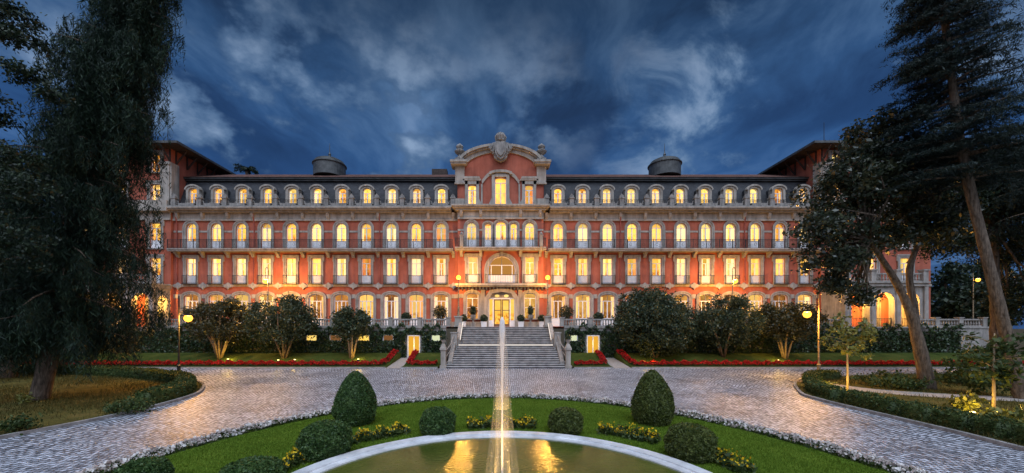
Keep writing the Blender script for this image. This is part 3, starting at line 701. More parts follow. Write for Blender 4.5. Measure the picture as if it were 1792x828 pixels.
# attic ornament of the pavilion
st = MB(); yA = PY + .12
for sx in (-1, 1):
    st.box(AX + sx * 4.42 - .5, AX + sx * 4.42 + .5, yA - .20, yA + .03, 13.1, 13.9)                         # pedestal foot
    st.box(AX + sx * 4.42 - .5, AX + sx * 4.42 + .5, yA - .22, yA + .03, 15.6, 17.1)
    st.box(AX + sx * 4.42 - .56, AX + sx * 4.42 + .56, yA - .28, yA + .03, 15.45, 15.6)
    st.box(AX + sx * 4.42 - .52, AX + sx * 4.42 + .52, yA - .24, yA + .035, 17.1, 17.45)
    st.box(AX + sx * 4.5 - .82, AX + sx * 4.5 + .82, yA - .75, yA + .9, 17.45, 17.62); st.box(AX + sx * 4.5 - .9, AX + sx * 4.5 + .9, yA - .85, yA + .95, 17.62, 17.85)
    w0 = AX + sx * 3.1                                                                                     # side window dressings
    for s2 in (-1, 1): st.box(w0 + s2 * .62 - .145, w0 + s2 * .62 + .145, yA - .16, yA + .02, 13.1, 15.85)
    st.box(w0 - .98, w0 + .98, yA - .22, yA + .02, 15.85, 16.02); st.box(w0 - .78, w0 + .78, yA - .16, yA + .02, 15.46, 15.85)
    st.prism([(w0 - .9, 16.02), (w0 + .9, 16.02), (w0 + .8, 16.28), (w0 - .8, 16.28)], yA - .26, yA + .02)
    st.prism([(w0 - .765, 13.1), (w0 - .765, 13.9), (w0 - .95, 13.55), (w0 - 1.1, 13.1)], yA - .12, yA + .02); st.prism([(w0 + .765, 13.1), (w0 + .765, 13.9), (w0 + .95, 13.55), (w0 + 1.1, 13.1)], yA - .12, yA + .02)
    cpt = [(AX + sx * (2.15 - .15 * t), z) for t, z in ()]
    ins, out = [], []                                                                                        # sweeping moulding from centre window down to the side
    for t in np.linspace(0, 1, 12):
        x = 2.0 - 1.05 * t; z = 15.7 + .95 * math.sin(t * math.pi / 2)
        ins.append((AX + sx * x, z - .22)); out.append((AX + sx * (x + .06), z + .16))
    st.ring(out, ins, yA - .14, yA + .02)
    st.box(AX + sx * 2.04 - .09, AX + sx * 2.04 + .09, yA - .12, yA + .02, 13.1, 15.48)
    st.box(AX + sx * .79 - .165, AX + sx * .79 + .165, yA - .2, yA + .02, 13.1, 16.5)
    st.prism([(AX + sx * .955, 13.1), (AX + sx * .955, 14.0), (AX + sx * 1.15, 13.6), (AX + sx * 1.4, 13.1)], yA - .12, yA + .02)
st.box(AX - .625, AX + .625, yA - .2, yA + .02, 16.26, 16.5)
st.ring([(AX - 1.25, 16.5), (AX - 1.2, 16.78), (AX - .6, 16.95), (AX, 17.0), (AX + .6, 16.95), (AX + 1.2, 16.78), (AX + 1.25, 16.5)], [(AX - 1.0, 16.5), (AX - .9, 16.62), (AX - .5, 16.70), (AX, 16.72), (AX + .5, 16.7), (AX + .9, 16.62), (AX + 1.0, 16.5)], yA - .34, yA + .02)
st.box(AX - .62, AX + .62, yA - .15, yA + .02, 16.5, 16.68)
for (a, b_) in ((PX0, AX - 4.9), ): pass
for a, b_ in ((AX - 3.9, AX - 3.9), ): pass
st.box(AX - 2.6, AX - .6, yA - .08, yA + .015, 13.1, 13.35); st.box(AX + .6, AX + 2.6, yA - .08, yA + .015, 13.1, 13.35)
st.build('attic_dressing', M['pale'], B)
ga = MB(); out = []; inn = []; top = []
for x in np.linspace(-4.25, 4.25, 41):
    zz = arch_top(x); k = .52
    out.append((AX + x, zz)); inn.append((AX + x * .94, zz - k - .10 * abs(x) / 4.2)); top.append((AX + x * 1.04, zz + .24))
ga.ring(out, inn, yA - .16, yA + .02); ga.ring(top, out, yA - .55, yA + 1.0); ga.ring([(x, z - .02) for x, z in out], [(x, z - .16) for x, z in out], yA - .36, yA - .158)
ga.build('gable_arch', M['pale'], B)
# crest: cartouche, scrolls, crown
cr = MB(); zc = 18.0
sh = [(-.62, 2.0), (-.82, 1.4), (-.72, .7), (-.35, .15), (0, -.05), (.35, .15), (.72, .7), (.82, 1.4), (.62, 2.0), (.3, 2.12), (0, 2.05), (-.3, 2.12)]
cr.prism([(AX + x, zc + z) for x, z in sh], yA - .85, yA - .2); cr.prism([(AX + x * .72, zc + .3 + (z) * .78) for x, z in sh], yA - 1.0, yA - .85)
cr.prism([(AX + x * 1.15, zc - .15 + z * .55) for x, z in sh], yA - .55, yA - .1)
cr.lathe([(.50, zc + 2.0), (.62, zc + 2.15), (.58, zc + 2.35), (.66, zc + 2.75), (.52, zc + 3.0), (.3, zc + 3.12), (.1, zc + 3.2), (.02, zc + 3.3)], AX, yA - .45, 14)
for k in range(9):
    a = k * 2 * math.pi / 9; cr.tube([(AX + .6 * math.cos(a), yA - .45 + .6 * math.sin(a), zc + 2.2), (AX + .72 * math.cos(a), yA - .45 + .72 * math.sin(a), zc + 2.6), (AX + .5 * math.cos(a), yA - .45 + .5 * math.sin(a), zc + 3.0)], [.08, .1, .05], 6)
for sx in (-1, 1):
    cr.tube([(AX + sx * (.85 + .10 * t + .25 * math.sin(t)), yA - .5, zc + 1.75 - .22 * t + .12 * math.cos(2 * t)) for t in np.linspace(0, 4.5, 16)], [.2] * 8 + [.16, .14, .13, .12, .10, .08, .07, .05], 8)
    cr.tube([(AX + sx * (1.15 + .32 * math.cos(t)), yA - .5, zc + 1.35 + .32 * math.sin(t)) for t in np.linspace(0, 5.2, 14)], .12, 7)
    cr.tube([(AX + sx * .8, yA - .55, zc + .5), (AX + sx * 1.0, yA - .6, zc + .9), (AX + sx * .85, yA - .6, zc + 1.4), (AX + sx * .75, yA - .6, zc + 2.0)], [.06, .14, .14, .08], 7)
cc = np.array(cr.v); pv = np.array([AX, yA - .3, zc + .1]); cr.v = [tuple(q) for q in (cc - pv) * [.82, .9, .92] + pv + [0, 0, -.05]]
cr.build('crest', M['dark_stone'], B, smooth=False)
un = MB().box(-.42, .42, -.42, .42, 0, .3).lathe([(.3, .3), (.34, .45), (.18, .62), (.16, .75), (.42, .95), (.5, 1.1), (.40, 1.2), (.22, 1.28), (.30, 1.42), (.36, 1.55), (.28, 1.7), (.12, 1.82), (.04, 1.9)], n=16).mesh('urn_finial', M['dark_stone'])
for sx in (-1, 1): link('urn_finial', un, B, (AX + sx * 4.45, yA, 17.852)).scale = (1.15, 1.15, 1.1)
# mansard, dormers, upper roof
ms = MB()
for a, c in ((XL, PX0 - .06), (PX1 + .06, XR)): ms.prism_x([(.30, 12.95), (.55, 13.4), (1.2, 15.2), (1.7, 16.7), (3, 16.7), (3, 12.95)], a, c)
ms.build('mansard', M['slate'], B)
gt = MB()
for a, c in ((XL - .05, PX0 - .06), (PX1 + .06, XR + .05)):
    gt.box(a, c, 1.45, 2.0, 16.68, 16.86); gt.box(a, c, 1.25, 2.0, 16.86, 17.02)
gt.build('gutter', M['zinc'], B)
tr_ = MB()
for a, c in ((XL - .3, PX0 - .06), (PX1 + .06, XR + .3)): tr_.prism_x([(1.15, 17.02), (6.2, 19.35), (11.5, 17.0), (6, 16.9)], a, c)
tr_.build('tiled_roof', M['tiles'], B)
bd = MB(); w0, h0 = .92, 1.68
o = outline(w0, h0, .3, 12, .42); oo = outline(1.5, 2.28, .5, 12, .25)
o_ = outline(w0, h0, .3, 12, .42)
bd.ring(outline(1.46, h0 + .62, .46, 12, 0), [(x, max(z, 0) if 0 < i < 14 else 0) for i, (x, z) in enumerate(outline(w0, h0, .3, 12, .42))], -.10, .5)
bd.ring(outline(1.72, h0 + .80, .58, 12, .0)[1:-1], outline(1.46, h0 + .62, .46, 12, 0)[1:-1], -.2, .25)
bd.box(-w0 / 2, w0 / 2, -.14, .4, .0, .40)
for sx in (-1, 1): bd.prism([(sx * .73, 0), (sx * .73, .75), (sx * .86, .35), (sx * 1.0, 0)], -.12, .3)
bd = bd.mesh('dormer', M['pale'])
ck = MB(); ck.ring(outline(1.40, h0 + .66, .46, 12, 0.02), outline(1.30, h0 + .6, .42, 12, 0.02), .3, 1.6); ck = ck.mesh('dormer_cheek', M['slate'])
dfr = {}
for i, x in enumerate(LX + RX):
    dm_ = link('dormer', bd, B, (x, .25, 13.3)); link('cheek', ck, dm_)
    v = vr.randrange(5)
    w_ = window('cas', w0, h0, .3, 0, 0, .42, 'dormer_window', 0, 0, var=v); w_.parent = dm_; w_.name = 'window_frame'
    for chd in list(w_.children):
        chd.parent = dm_; chd.location = (0, 0, .42)
sl_ = MB()
for a, c in ((XL, PX0 - .62), (PX1 + .62, XR)): sl_.box(a, c, -.75, -.35, 13.0, 13.18)
for x in LX + RX: sl_.box(x - .85, x + .85, -.72, .1, 13.18, 13.42)
sl_.build('parapet', M['dark_stone'], B)
pp = MB(); pp.box(-.24, .24, -.2, .2, 0, .75); pp.box(-.30, .30, -.25, .25, .75, .86); pp.prism([(-.24, .86), (.24, .86), (.2, 1.08), (.07, 1.2), (0, 1.3), (-.07, 1.2), (-.2, 1.08)], -.14, .14)
for sx in (-1, 1): pp.tube([(sx * (.3 + .12 * math.cos(t)), 0, .32 + .2 * math.sin(t)) for t in np.linspace(-1, 4.3, 9)], .05, 6)
pp = pp.mesh('parapet_post', M['dark_stone'])
for x in allm: link('parapet_post', pp, B, (x, -.55, 13.182))
rr_ = MB()
for a, c in ((XL, PX0 - .8), (PX1 + .8, XR)):
    railrun(rr_, a + .05, c, -.55, 13.2, .62, .17)
rr_.build('parapet_railing', M['iron'], B)
# cupola drums
for px in (577, 1163):
    x = X(px, 46); q = MB().lathe([(1.85, 18.4), (1.85, 19.85), (1.98, 19.9), (1.98, 20.0), (1.9, 20.06), (1.65, 20.4), (1.1, 20.68), (.42, 20.85), (.16, 20.9), (.12, 21.2), (.18, 21.3), (.05, 21.6), (.02, 22.7)], x, 5., 36)
    q.build('roof_drum', M['zinc'], B)
cb2 = MB().box(-2, -.1, -.5, .5, 0, 1.5).mesh('chimney', M['wood']); link('chimney', cb2, B, (X(770, 47) + 1, 6.3, 18.4)); 
# downpipes
for px in (311, 446, 665, 1085, 1302):
    x = fx(px); t = MB().tube([(x, -.35, 12.4), (x, -.12, 11.4), (x, -.12, 8.6)], .06, 6).tube([(x, -.12, 8.1), (x, -.12, 4.75)], .06, 6); t.build('downpipe', M['pipe'], B)
# wing roofs, brackets, pilasters, cresting
for sgn in (-1, 1):
    xi, xo = WX[sgn]; xe = xi - sgn * 1.75; xf = xo + sgn * 1.6; lo, hi = min(xe, xf), max(xe, xf)
    y0, y1 = -1.6, 13.5
    rf = MB(); mx0, mx1 = lo + 5, hi - 5
    rf.add([(lo, y0, 19.55), (hi, y0, 19.55), (hi, y1, 19.55), (lo, y1, 19.55), (lo, y0, 19.72), (hi, y0, 19.72), (hi, y1, 19.72), (lo, y1, 19.72), (mx0, 4.5, 21.6), (mx1, 4.5, 21.6), (mx1, 8, 21.6), (mx0, 8, 21.6)],
           [(4, 5, 9, 8), (5, 6, 10, 9), (6, 7, 11, 10), (7, 4, 8, 11), (8, 9, 10, 11)])
    rf.build('wing_roof', M['tiles'], B)
    sf = MB(); sf.box(lo + .02, hi - .02, y0 + .02, y1, 19.50, 19.62); sf.build('soffit', M['wood'], B)
    fg = MB(); fg.box(lo - .06, hi + .06, y0 - .08, y0, 19.50, 19.74); fg.box(lo - .08, lo, y0, y1, 19.50, 19.74); fg.box(hi, hi + .08, y0, y1, 19.50, 19.74); fg.build('eaves_gutter', M['zinc'], B)
    brk = MB().prism_x([(-1.2, 1.35), (-1.1, 1.35), (-.02, .1), (-.02, .0), (-.12, .0)], -.07, .07)
    brk.box(-.07, .07, -1.2, 0, 1.35, 1.47); brk.box(-.07, .07, -.1, -.01, .1, 1.35); bk = brk.mesh('eaves_bracket', M['wood'])
    for k in range(9): link('eaves_bracket', bk, B, (lo + 1.8 + (hi - lo - 3.6) * k / 8, WY, 18.03))
    for k in range(6):
        o_ = link('eaves_bracket', bk, B, (xi, WY + .6 + k * 1.45, 18.03)); o_.rotation_euler.z = R(90 if sgn < 0 else -90)
    pi = MB()
    for k, xx in enumerate((xi + sgn * .55,)):
        pi.box(xx - .5, xx + .5, WY - .16, WY + .02, 13.0, 18.0); pi.box(xx - .62, xx + .62, WY - .26, WY + .02, 17.7, 18.0); pi.box(xx - .6, xx + .6, WY - .30, WY + .02, 13.0, 14.2)
    pi.box(min(xi, xi - sgn * .14), max(xi, xi - sgn * .14), WY - .1, WY + .9, 13.02, 17.98)
    pi.build('pilaster', M['pale'], B)
    pb = MB(); xx0, xx1 = sorted((xi + sgn * .0, xo)); pb.box(xx0, xx1, WY - .55, WY - .25, 13.0, 13.7); pb.build('parapet', M['pale'], B)
    cy_ = MB(); a, c = (X(272, 47), X(302, 47)) if sgn < 0 else (X(1438, 47), X(1462, 47))
    for z in (21.5, 22.3, 23.0): cy_.tube([(a, 5.5, z), (c, 5.5, z)], .035, 5)
    n = 6
    for k in range(n + 1):
        xx = a + (c - a) * k / n; cy_.tube([(xx, 5.5, 21.3), (xx, 5.5, 23.1 + (.3 if k % 2 == 0 else 0))], .035, 5)
        if k < n: cy_.tube([(xx, 5.5, 21.6), (xx + (c - a) / n, 5.5, 22.9)], .03, 5); cy_.tube([(xx + (c - a) / n, 5.5, 21.6), (xx, 5.5, 22.9)], .03, 5)
    xr = X(300, 47) if sgn < 0 else X(1436, 47); cy_.tube([(xr, 5.5, 21.3), (xr, 5.5, 25.6)], [.05, .025], 5)
    cy_.build('roof_cresting', M['iron'], B)
# porches (loggias) at the wings
def porch(sgn, xa, xb, arches, yf=-3.4, side=None):
    lo, hi = min(xa, xb), max(xa, xb); yb = WY - .12
    p = MB(); e = [lo] + [(a + b) / 2 for a, b in zip(arches[:-1], arches[1:])] + [hi]
    for i, c in enumerate(arches): wall_panel(p, e[i], e[i + 1], -.2, 4.1, yf, (c, .0, 1.85, 3.5, .92), .5)
    for x in (lo, hi):
        if side is not None and x == hi:
            q = MB(); wall_panel(q, yf, yb, -.2, 4.1, 0, (side, 0., 1.25, 3.3, .62), .4); q.ring(outline(1.65, 3.5, .82, 12, 0, side), outline(1.25, 3.3, .62, 12, 0, side), -.1, .01)
            p.add([(hi - b_, a_, z_) for a_, b_, z_ in q.v], q.f)
        else: wall_panel_x(p, x, yf, yb)
    p.box(lo - .15, hi + .15, yf - .2, yb, 4.1, 4.4); p.box(lo - .25, hi + .25, yf - .32, yb, 4.4, 4.56)
    for c in arches: p.ring(outline(2.35, 3.75, 1.17, 12, 0, c), outline(1.85, 3.5, .92, 12, 0, c), yf - .1, yf + .01)
    for x in e: p.box(x - .2, x + .2, yf - .16, yf + .01, -.2, 4.1)
    po = p.build('porch', M['stone'], B)
    bl = MB()
    for x in (lo + .1, hi - .1) + tuple(e[1:-1]): bl.box(x - .25, x + .25, yf - .2, yf + .3, 4.56, 5.65); bl.box(x - .32, x + .32, yf - .27, yf + .37, 5.65, 5.8)
    bl.box(lo + .35, hi - .35, yf - .05, yf + .12, 5.3, 5.44); bl.box(lo + .35, hi - .35, yf - .05, yf + .12, 4.56, 4.68)
    for k in range(int((hi - lo) / .3)):
        bl.lathe([(.05, 4.68), (.09, 4.85), (.05, 5.05), (.07, 5.3)], lo + .5 + k * .3, yf + .03, 8) if lo + .5 + k * .3 < hi - .4 else None
    bl.build('balustrade', M['stone'], po)
    for c in arches:
        r = MB(); railrun(r, c - .9, c + .9, yf + .25, 0, .85, .16); r.build('railing', M['iron'], po)
        l = link('lantern', MB().lathe([(.02, .45), (.05, .3), (.16, .22), (.2, -.02), (.12, -.22), (.02, -.26)], n=12).mesh('lantern', M['bulb']), po, (c, (yf + yb) / 2, 3.1))
        lamp('porch_light', 'POINT', 700, (1., .50, .10), (c, (yf + yb) / 2 - .1, 2.9), po, .15)
def wall_panel_x(p, x, y0, y1):
    for (za, zb_) in ((-.2, 4.1),): 
        p.add([(x, y0, za), (x, y1, za), (x, y1, zb_), (x, y0, zb_)], [(0, 1, 2, 3)])
porch(-1, XL + .06, XL - 11.5, sorted([X(247, 38.4), X(247, 38.4) - 2.9, X(247, 38.4) - 5.8]), -2.6, -1.45)
porch(1, fx(1474, 38 / F), fx(1474, 38 / F) + 8, [fx(1498, 38 / F), fx(1541, 38 / F), fx(1584, 38 / F)])

# ------------------------------------------------------------------ terrace wall with ivy
TW = thing('terrace_wall', 'long terrace wall below the hotel covered in dark green ivy', 'wall', (0, WALL_Y, 0))
tb = MB(); cellar_doors = [(X(725, WALL_Y), .9), (X(1037, WALL_Y), .75)]
for a, b_ in ((-48, SX0 - .1), (SX1 + .1, 48)): tb.box(a, b_, 0, .32, -.05, 3.36); tb.box(a, b_, -.08, .42, 3.36, 3.52)
tb.build('wall', M['stone'], TW)
def iv(x0, x1, n, wins):
    x = rng.uniform(x0, x1, n); z = rng.uniform(.3, 3.5, n); y = -np.abs(rng.normal(0, .12, n)) - .04 - .16 * (np.sin(x * 1.3) * np.sin(z * 2 + x) > .1)
    z = z - .25 * (np.sin(x * 2.1) + np.sin(x * 5.3)) * (z > 3.1)
    k = np.ones(n, bool)
    for (wx, ww, z0, z1) in wins: k &= ~((np.abs(x - wx) < ww / 2 + .05) & (z > z0) & (z < z1))
    return np.stack([x, y, z], 1)[k]
vents = [(X(546, WALL_Y), .95, 'lit'), (X(588, WALL_Y), 1.05, 'dim'), (X(637, WALL_Y), 1.0, 'lit'), (X(680, WALL_Y), .9, 'dim'), (X(763, WALL_Y), .75, 'cool'), (X(1003, WALL_Y), .7, 'cool')]
M['dim'] = emit('dim_cellar', (.8, .35, .12), .16); M['cool'] = emit('cool_cellar', (.85, .9, .55), .55); M['door_lit'] = emit('cellar_lit', (1., .50, .05), .55)
holes = [(x, w_ + .1, 2.16, 2.68) for x, w_, k in vents] + [(x, 1.5, 0, 2.72) for x, w_ in cellar_doors]
ivb = MB(); ivb.leaves(np.concatenate([iv(-40, SX0 - .15, 34000, holes), iv(SX1 + .15, 45, 34000, holes)]), .17, .14, .3)
ivb.build('ivy', M['ivy'], TW)
for x, w_, k in vents:
    f = MB(); f.ring([(x - w_ / 2 - .06, 2.14), (x - w_ / 2 - .06, 2.72), (x + w_ / 2 + .06, 2.72), (x + w_ / 2 + .06, 2.14)], [(x - w_ / 2, 2.2), (x - w_ / 2, 2.66), (x + w_ / 2, 2.66), (x + w_ / 2, 2.2)], -.1, -.002)
    f.box(x - w_ / 2 - .06, x + w_ / 2 + .06, -.1, -.002, 2.1, 2.14); fo = f.build('cellar_window', M['white'], TW)
    MB().add([(x - w_ / 2, -.03, 2.14), (x + w_ / 2, -.03, 2.14), (x + w_ / 2, -.03, 2.66), (x - w_ / 2, -.03, 2.66)], [(0, 1, 2, 3)]).build('pane', M[k], fo)
for x, w_ in cellar_doors:
    f = MB(); f.ring([(x - .62, .5), (x - .62, 2.68), (x + .62, 2.68), (x + .62, .5)], [(x - .52, .5), (x - .52, 2.58), (x + .52, 2.58), (x + .52, .5)], -.22, -.002); f.box(x - .04, x + .06, -.14, -.05, .5, 2.58)
    fo = f.build('cellar_door', M['white'], TW)
    MB().add([(x - .52, -.04, .5), (x + .52, -.04, .5), (x + .52, -.04, 2.58), (x - .52, -.04, 2.58)], [(0, 1, 2, 3)]).build('pane', M['door_lit'], fo)
    lamp('cellar_light', 'POINT', 12, (1., .6, .1), (x, -.6, 1.8), TW, .1)
# terrace balustrades: stone rail, piers and balusters
def balustrade(name, label, x0, x1, y, grp):
    t = thing(name, label, 'balustrade', ((x0 + x1) / 2, y, 3.52), grp); h = (x1 - x0) / 2
    MB().box(-h, h, -.12, .12, .62, .76).box(-h, h, -.1, .1, 0, .12).build('rail', M['stone'], t)
    b = MB(); n = int(2 * h / .26)
    for i in range(n): b.lathe([(.05, .12), (.085, .28), (.05, .46), (.07, .62)], -h + .13 + i * (2 * h - .26) / max(n - 1, 1), 0, 8)
    b.build('balusters', M['stone'], t)
    np_ = max(1, round(2 * h / 2.75))
    for i in range(np_ + 1):
        xx = -h + 2 * h * i / np_; MB().box(xx - .2, xx + .2, -.19, .19, 0, .84).box(xx - .25, xx + .25, -.24, .24, .84, .92).build('pier', M['stone'], t)
balustrade('stone_balustrade', 'stone balustrade on the terrace edge to the left of the steps', -33.5, SX0 + .1, WALL_Y + .12, 'terrace balustrades')
balustrade('stone_balustrade', 'stone balustrade on the terrace edge to the right of the steps', SX1 - .1, 33.5, WALL_Y + .12, 'terrace balustrades')
balustrade('stone_balustrade', 'stone balustrade beyond the right porch, half behind the leaning tree', 40.5, 47.5, WALL_Y + .12, 'terrace balustrades')

# ------------------------------------------------------------------ entrance staircase
ST = thing('entrance_staircase', 'broad grey stone double flight of steps up to the hotel entrance', 'staircase', (.42, KY - .05, 0))
def flight(name, n, y0, z0, tread, rise, hw0, hw1, back, m):
    b = MB(); tr = MB()
    for i in range(n):
        hw = hw0 + (hw1 - hw0) * (i / (n - 1)) ** .6
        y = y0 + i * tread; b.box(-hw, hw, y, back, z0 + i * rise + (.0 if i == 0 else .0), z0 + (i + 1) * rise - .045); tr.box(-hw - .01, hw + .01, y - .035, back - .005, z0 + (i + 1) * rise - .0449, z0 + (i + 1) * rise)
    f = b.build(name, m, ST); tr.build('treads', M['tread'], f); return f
M['tread'] = simple('pale_treads', (.26, .25, .24), (.52, .50, .48), 2.2, .7, .3, bump=.2)  # pale treads over dark step blocks, for contrast between steps
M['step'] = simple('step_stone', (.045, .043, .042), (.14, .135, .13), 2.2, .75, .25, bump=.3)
rise = 3.5 / 21
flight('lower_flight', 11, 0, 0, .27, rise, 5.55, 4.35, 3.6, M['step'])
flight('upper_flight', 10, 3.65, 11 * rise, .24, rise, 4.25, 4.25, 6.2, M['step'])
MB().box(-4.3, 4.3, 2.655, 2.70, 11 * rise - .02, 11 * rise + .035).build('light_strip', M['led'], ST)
for sx in (-1, 1):
    ck_ = MB(); xa = sx * 4.26; xb = sx * 4.62
    ck_.prism_x([(3.4, 0), (3.4, 2.35), (5.9, 4.05), (6.2, 4.05), (6.2, 0)], min(xa, xb), max(xa, xb)); ck_.build('cheek_wall', M['stone'], ST)
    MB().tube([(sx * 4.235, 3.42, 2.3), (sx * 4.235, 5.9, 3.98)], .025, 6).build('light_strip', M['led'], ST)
    pn_ = MB(); xx = sx * 4.75; pn_.box(xx - .28, xx + .28, 2.85, 3.38, 0, 2.9); pn_.box(xx - .34, xx + .34, 2.79, 3.44, 2.9, 3.02); pn_.build('landing_pier', M['stone'], ST)
    rw = MB(); rw.prism_x([(.35, 0), (.35, .55), (2.85, 2.1), (2.85, 0)], min(sx * 4.6, sx * 4.95), max(sx * 4.6, sx * 4.95)); rw.build('side_wall', M['stone'], ST)
    ra = MB(); ra.tube([(sx * 5.2, .3, 1.35), (sx * 4.85, 1.4, 1.95), (sx * 4.75, 2.85, 2.75)], .045, 7); ra.tube([(sx * 5.2, .3, .8), (sx * 4.85, 1.4, 1.45), (sx * 4.75, 2.85, 2.3)], .03, 6)
    for t in np.linspace(.05, .95, 10): ra.tube([(sx * (5.2 - .45 * t), .3 + 2.5 * t, .35 + 1.6 * t), (sx * (5.2 - .45 * t), .3 + 2.5 * t, 1.35 + 1.4 * t)], .018, 5)
    ra.build('handrail', M['stone'], ST)
for sx, px in ((-1, 776), (1, 994)):
    t = thing('gate_pier', 'slender stone pier with pointed cap and potted plant, %s of the steps' % ('left' if sx < 0 else 'right'), 'pier', (X(px, KY + .1), KY + .1, 0), 'stone piers at the foot of the steps')
    MB().box(-.27, .27, -.27, .27, .0, .25).box(-.2, .2, -.2, .2, .25, 1.55).taper(0, 0, 1.55, 1.72, .27, .27, .27, .27).taper(0, 0, 1.72, 2.1, .25, .25, .09, .09).lathe([(.08, 2.1), (.12, 2.16), (.2, 2.35), (.22, 2.42)], n=12).build('shaft', M['pale'], t)
    c = rng.normal(size=(260, 3)) * [.12, .12, .10] + [0, 0, 2.55]; MB().leaves(c, .12, .08).build('potted_plant', M['bush'], t)

# ------------------------------------------------------------------ lamps
SOD = (1., .46, .075)
def lamp_post(label, x, y, z0, top, arm, lz, power, m='post', ring=False, globe_r=.25):
    t = thing('street_lamp', label, 'street lamp', (x, y, z0), 'street lamps round the hotel')
    h = top - z0; p = MB()
    p.lathe([(.16, 0), (.16, .12), (.11, .2), (.10, .8), (.13, .85), (.06, .95), (.05, h * .6), (.07, h * .6 + .05), (.045, h * .6 + .1), (.035, h)], n=12)
    if arm == 0: p.lathe([(.05, h - .05), (.12, h), (.12, h + .06), (.05, h + .08)], n=12)
    p.build('post', M[m], t, smooth=False)
    g = lz - z0
    if arm:
        a = MB(); s = 1 if arm > 0 else -1
        if ring:
            a.tube([(arm * .5 + abs(arm) * .62 * math.cos(q), 0, h + .25 + .45 * math.sin(q)) for q in np.linspace(math.pi if s > 0 else 0, (-.35 if s > 0 else math.pi + .35), 14)], .028, 6)
            a.tube([(arm, 0, h + .2), (arm, 0, g + .2)], .02, 6)
            a.tube([(0, 0, h - .1), (0, 0, h + .3)], .03, 6)
        else:
            zz = g + .62
            a.tube([(0, 0, zz), (arm * .5, 0, zz + .06), (arm, 0, zz)], .022, 6); a.tube([(arm, 0, zz), (arm, 0, g + .2)], .016, 6); a.tube([(0, 0, zz - .45), (arm * .55, 0, zz + .03)], .016, 6)
        a.lathe([(.03, g + .30), (.17, g + .2), (.19, g + .15), (.16, g + .15)], arm, 0, 14)
        a.build('arm', M['iron'], t)
    gl = MB().lathe([(.03, g - globe_r), (globe_r * .72, g - globe_r * .7), (globe_r, g), (globe_r * .75, g + globe_r * .68), (.04, g + globe_r)], arm, 0, 16).build('lamp_globe', M['globe'], t, smooth=True)
    lamp('lamp_light', 'POINT', power, SOD, (arm, -.0, g), t, .16)
    return t
for sx, px in ((-1, 802.5), (1, 958.5)):
    d = 37.3; x = X(px, d)
    pd = thing('lamp_pedestal', 'square stone pedestal under the %s lamp at the top of the steps' % ('left' if sx < 0 else 'right'), 'pedestal', (x, d, 3.5), 'stone pedestals at the top of the steps')
    MB().box(-.42, .42, -.42, .42, 0, .18).box(-.34, .34, -.34, .34, .18, .95).build('block', M['pale'], pd); MB().box(-.42, .42, -.42, .42, .95, 1.08).build('cap', M['pale'], pd)
    lamp_post('cream lamp standard with glowing globe on top, at the %s side of the step head' % ('left' if sx < 0 else 'right'), x, d, 4.581, Z(490, d), 0, Z(486, d), 4200, 'bark_pale')
lamp_post('hooked street lamp glowing on the terrace at the left, above the two bushy trees', X(469, 37.4), 37.4, 3.5, Z(480, 37.4), -.25, Z(492, 37.4), 7500, 'post', True)
lamp_post('hooked street lamp glowing on the terrace at the right, behind the dark tree', X(1282, 37.4), 37.4, 3.5, Z(480, 37.4), .25, Z(492, 37.4), 7500, 'post', True)
xg, yg = G(313, 664); lamp_post('tall black street lamp by the rounded end of the left hedge', xg, yg, 0.06, Z(518, yg), .62, Z(557, yg), 4600, 'iron')
xg, yg = G(1433, 662); lamp_post('tall pale street lamp behind the low hedge at the right of the drive', xg, yg, 0.06, Z(505, yg), -.80, Z(550, yg), 4600, 'bark_pale')
lamp_post('distant street lamp glowing between the two big trunks at the far right', X(1703, 42), 42, 0.06, Z(478, 42), .55, Z(490, 42), 2000, 'bark_pale', True, .2)
def uplight(label, x, y, z, power, tilt=(0, 0)):
    t = thing('ground_spotlight', label, 'spotlight', (x, y, z), 'spotlights on the lawn')
    MB().lathe([(.10, -.05), (.12, .02), (.10, .10), (.13, .14)], n=14).build('housing', M['iron'], t)
    MB().lathe([(.08, .142), (.07, .17), (.02, .18)], n=14).build('lens', M['uplight'], t)
    lamp('spot_light', 'POINT', power, (1., .60, .10), (0, -.0, .38), t, .08)

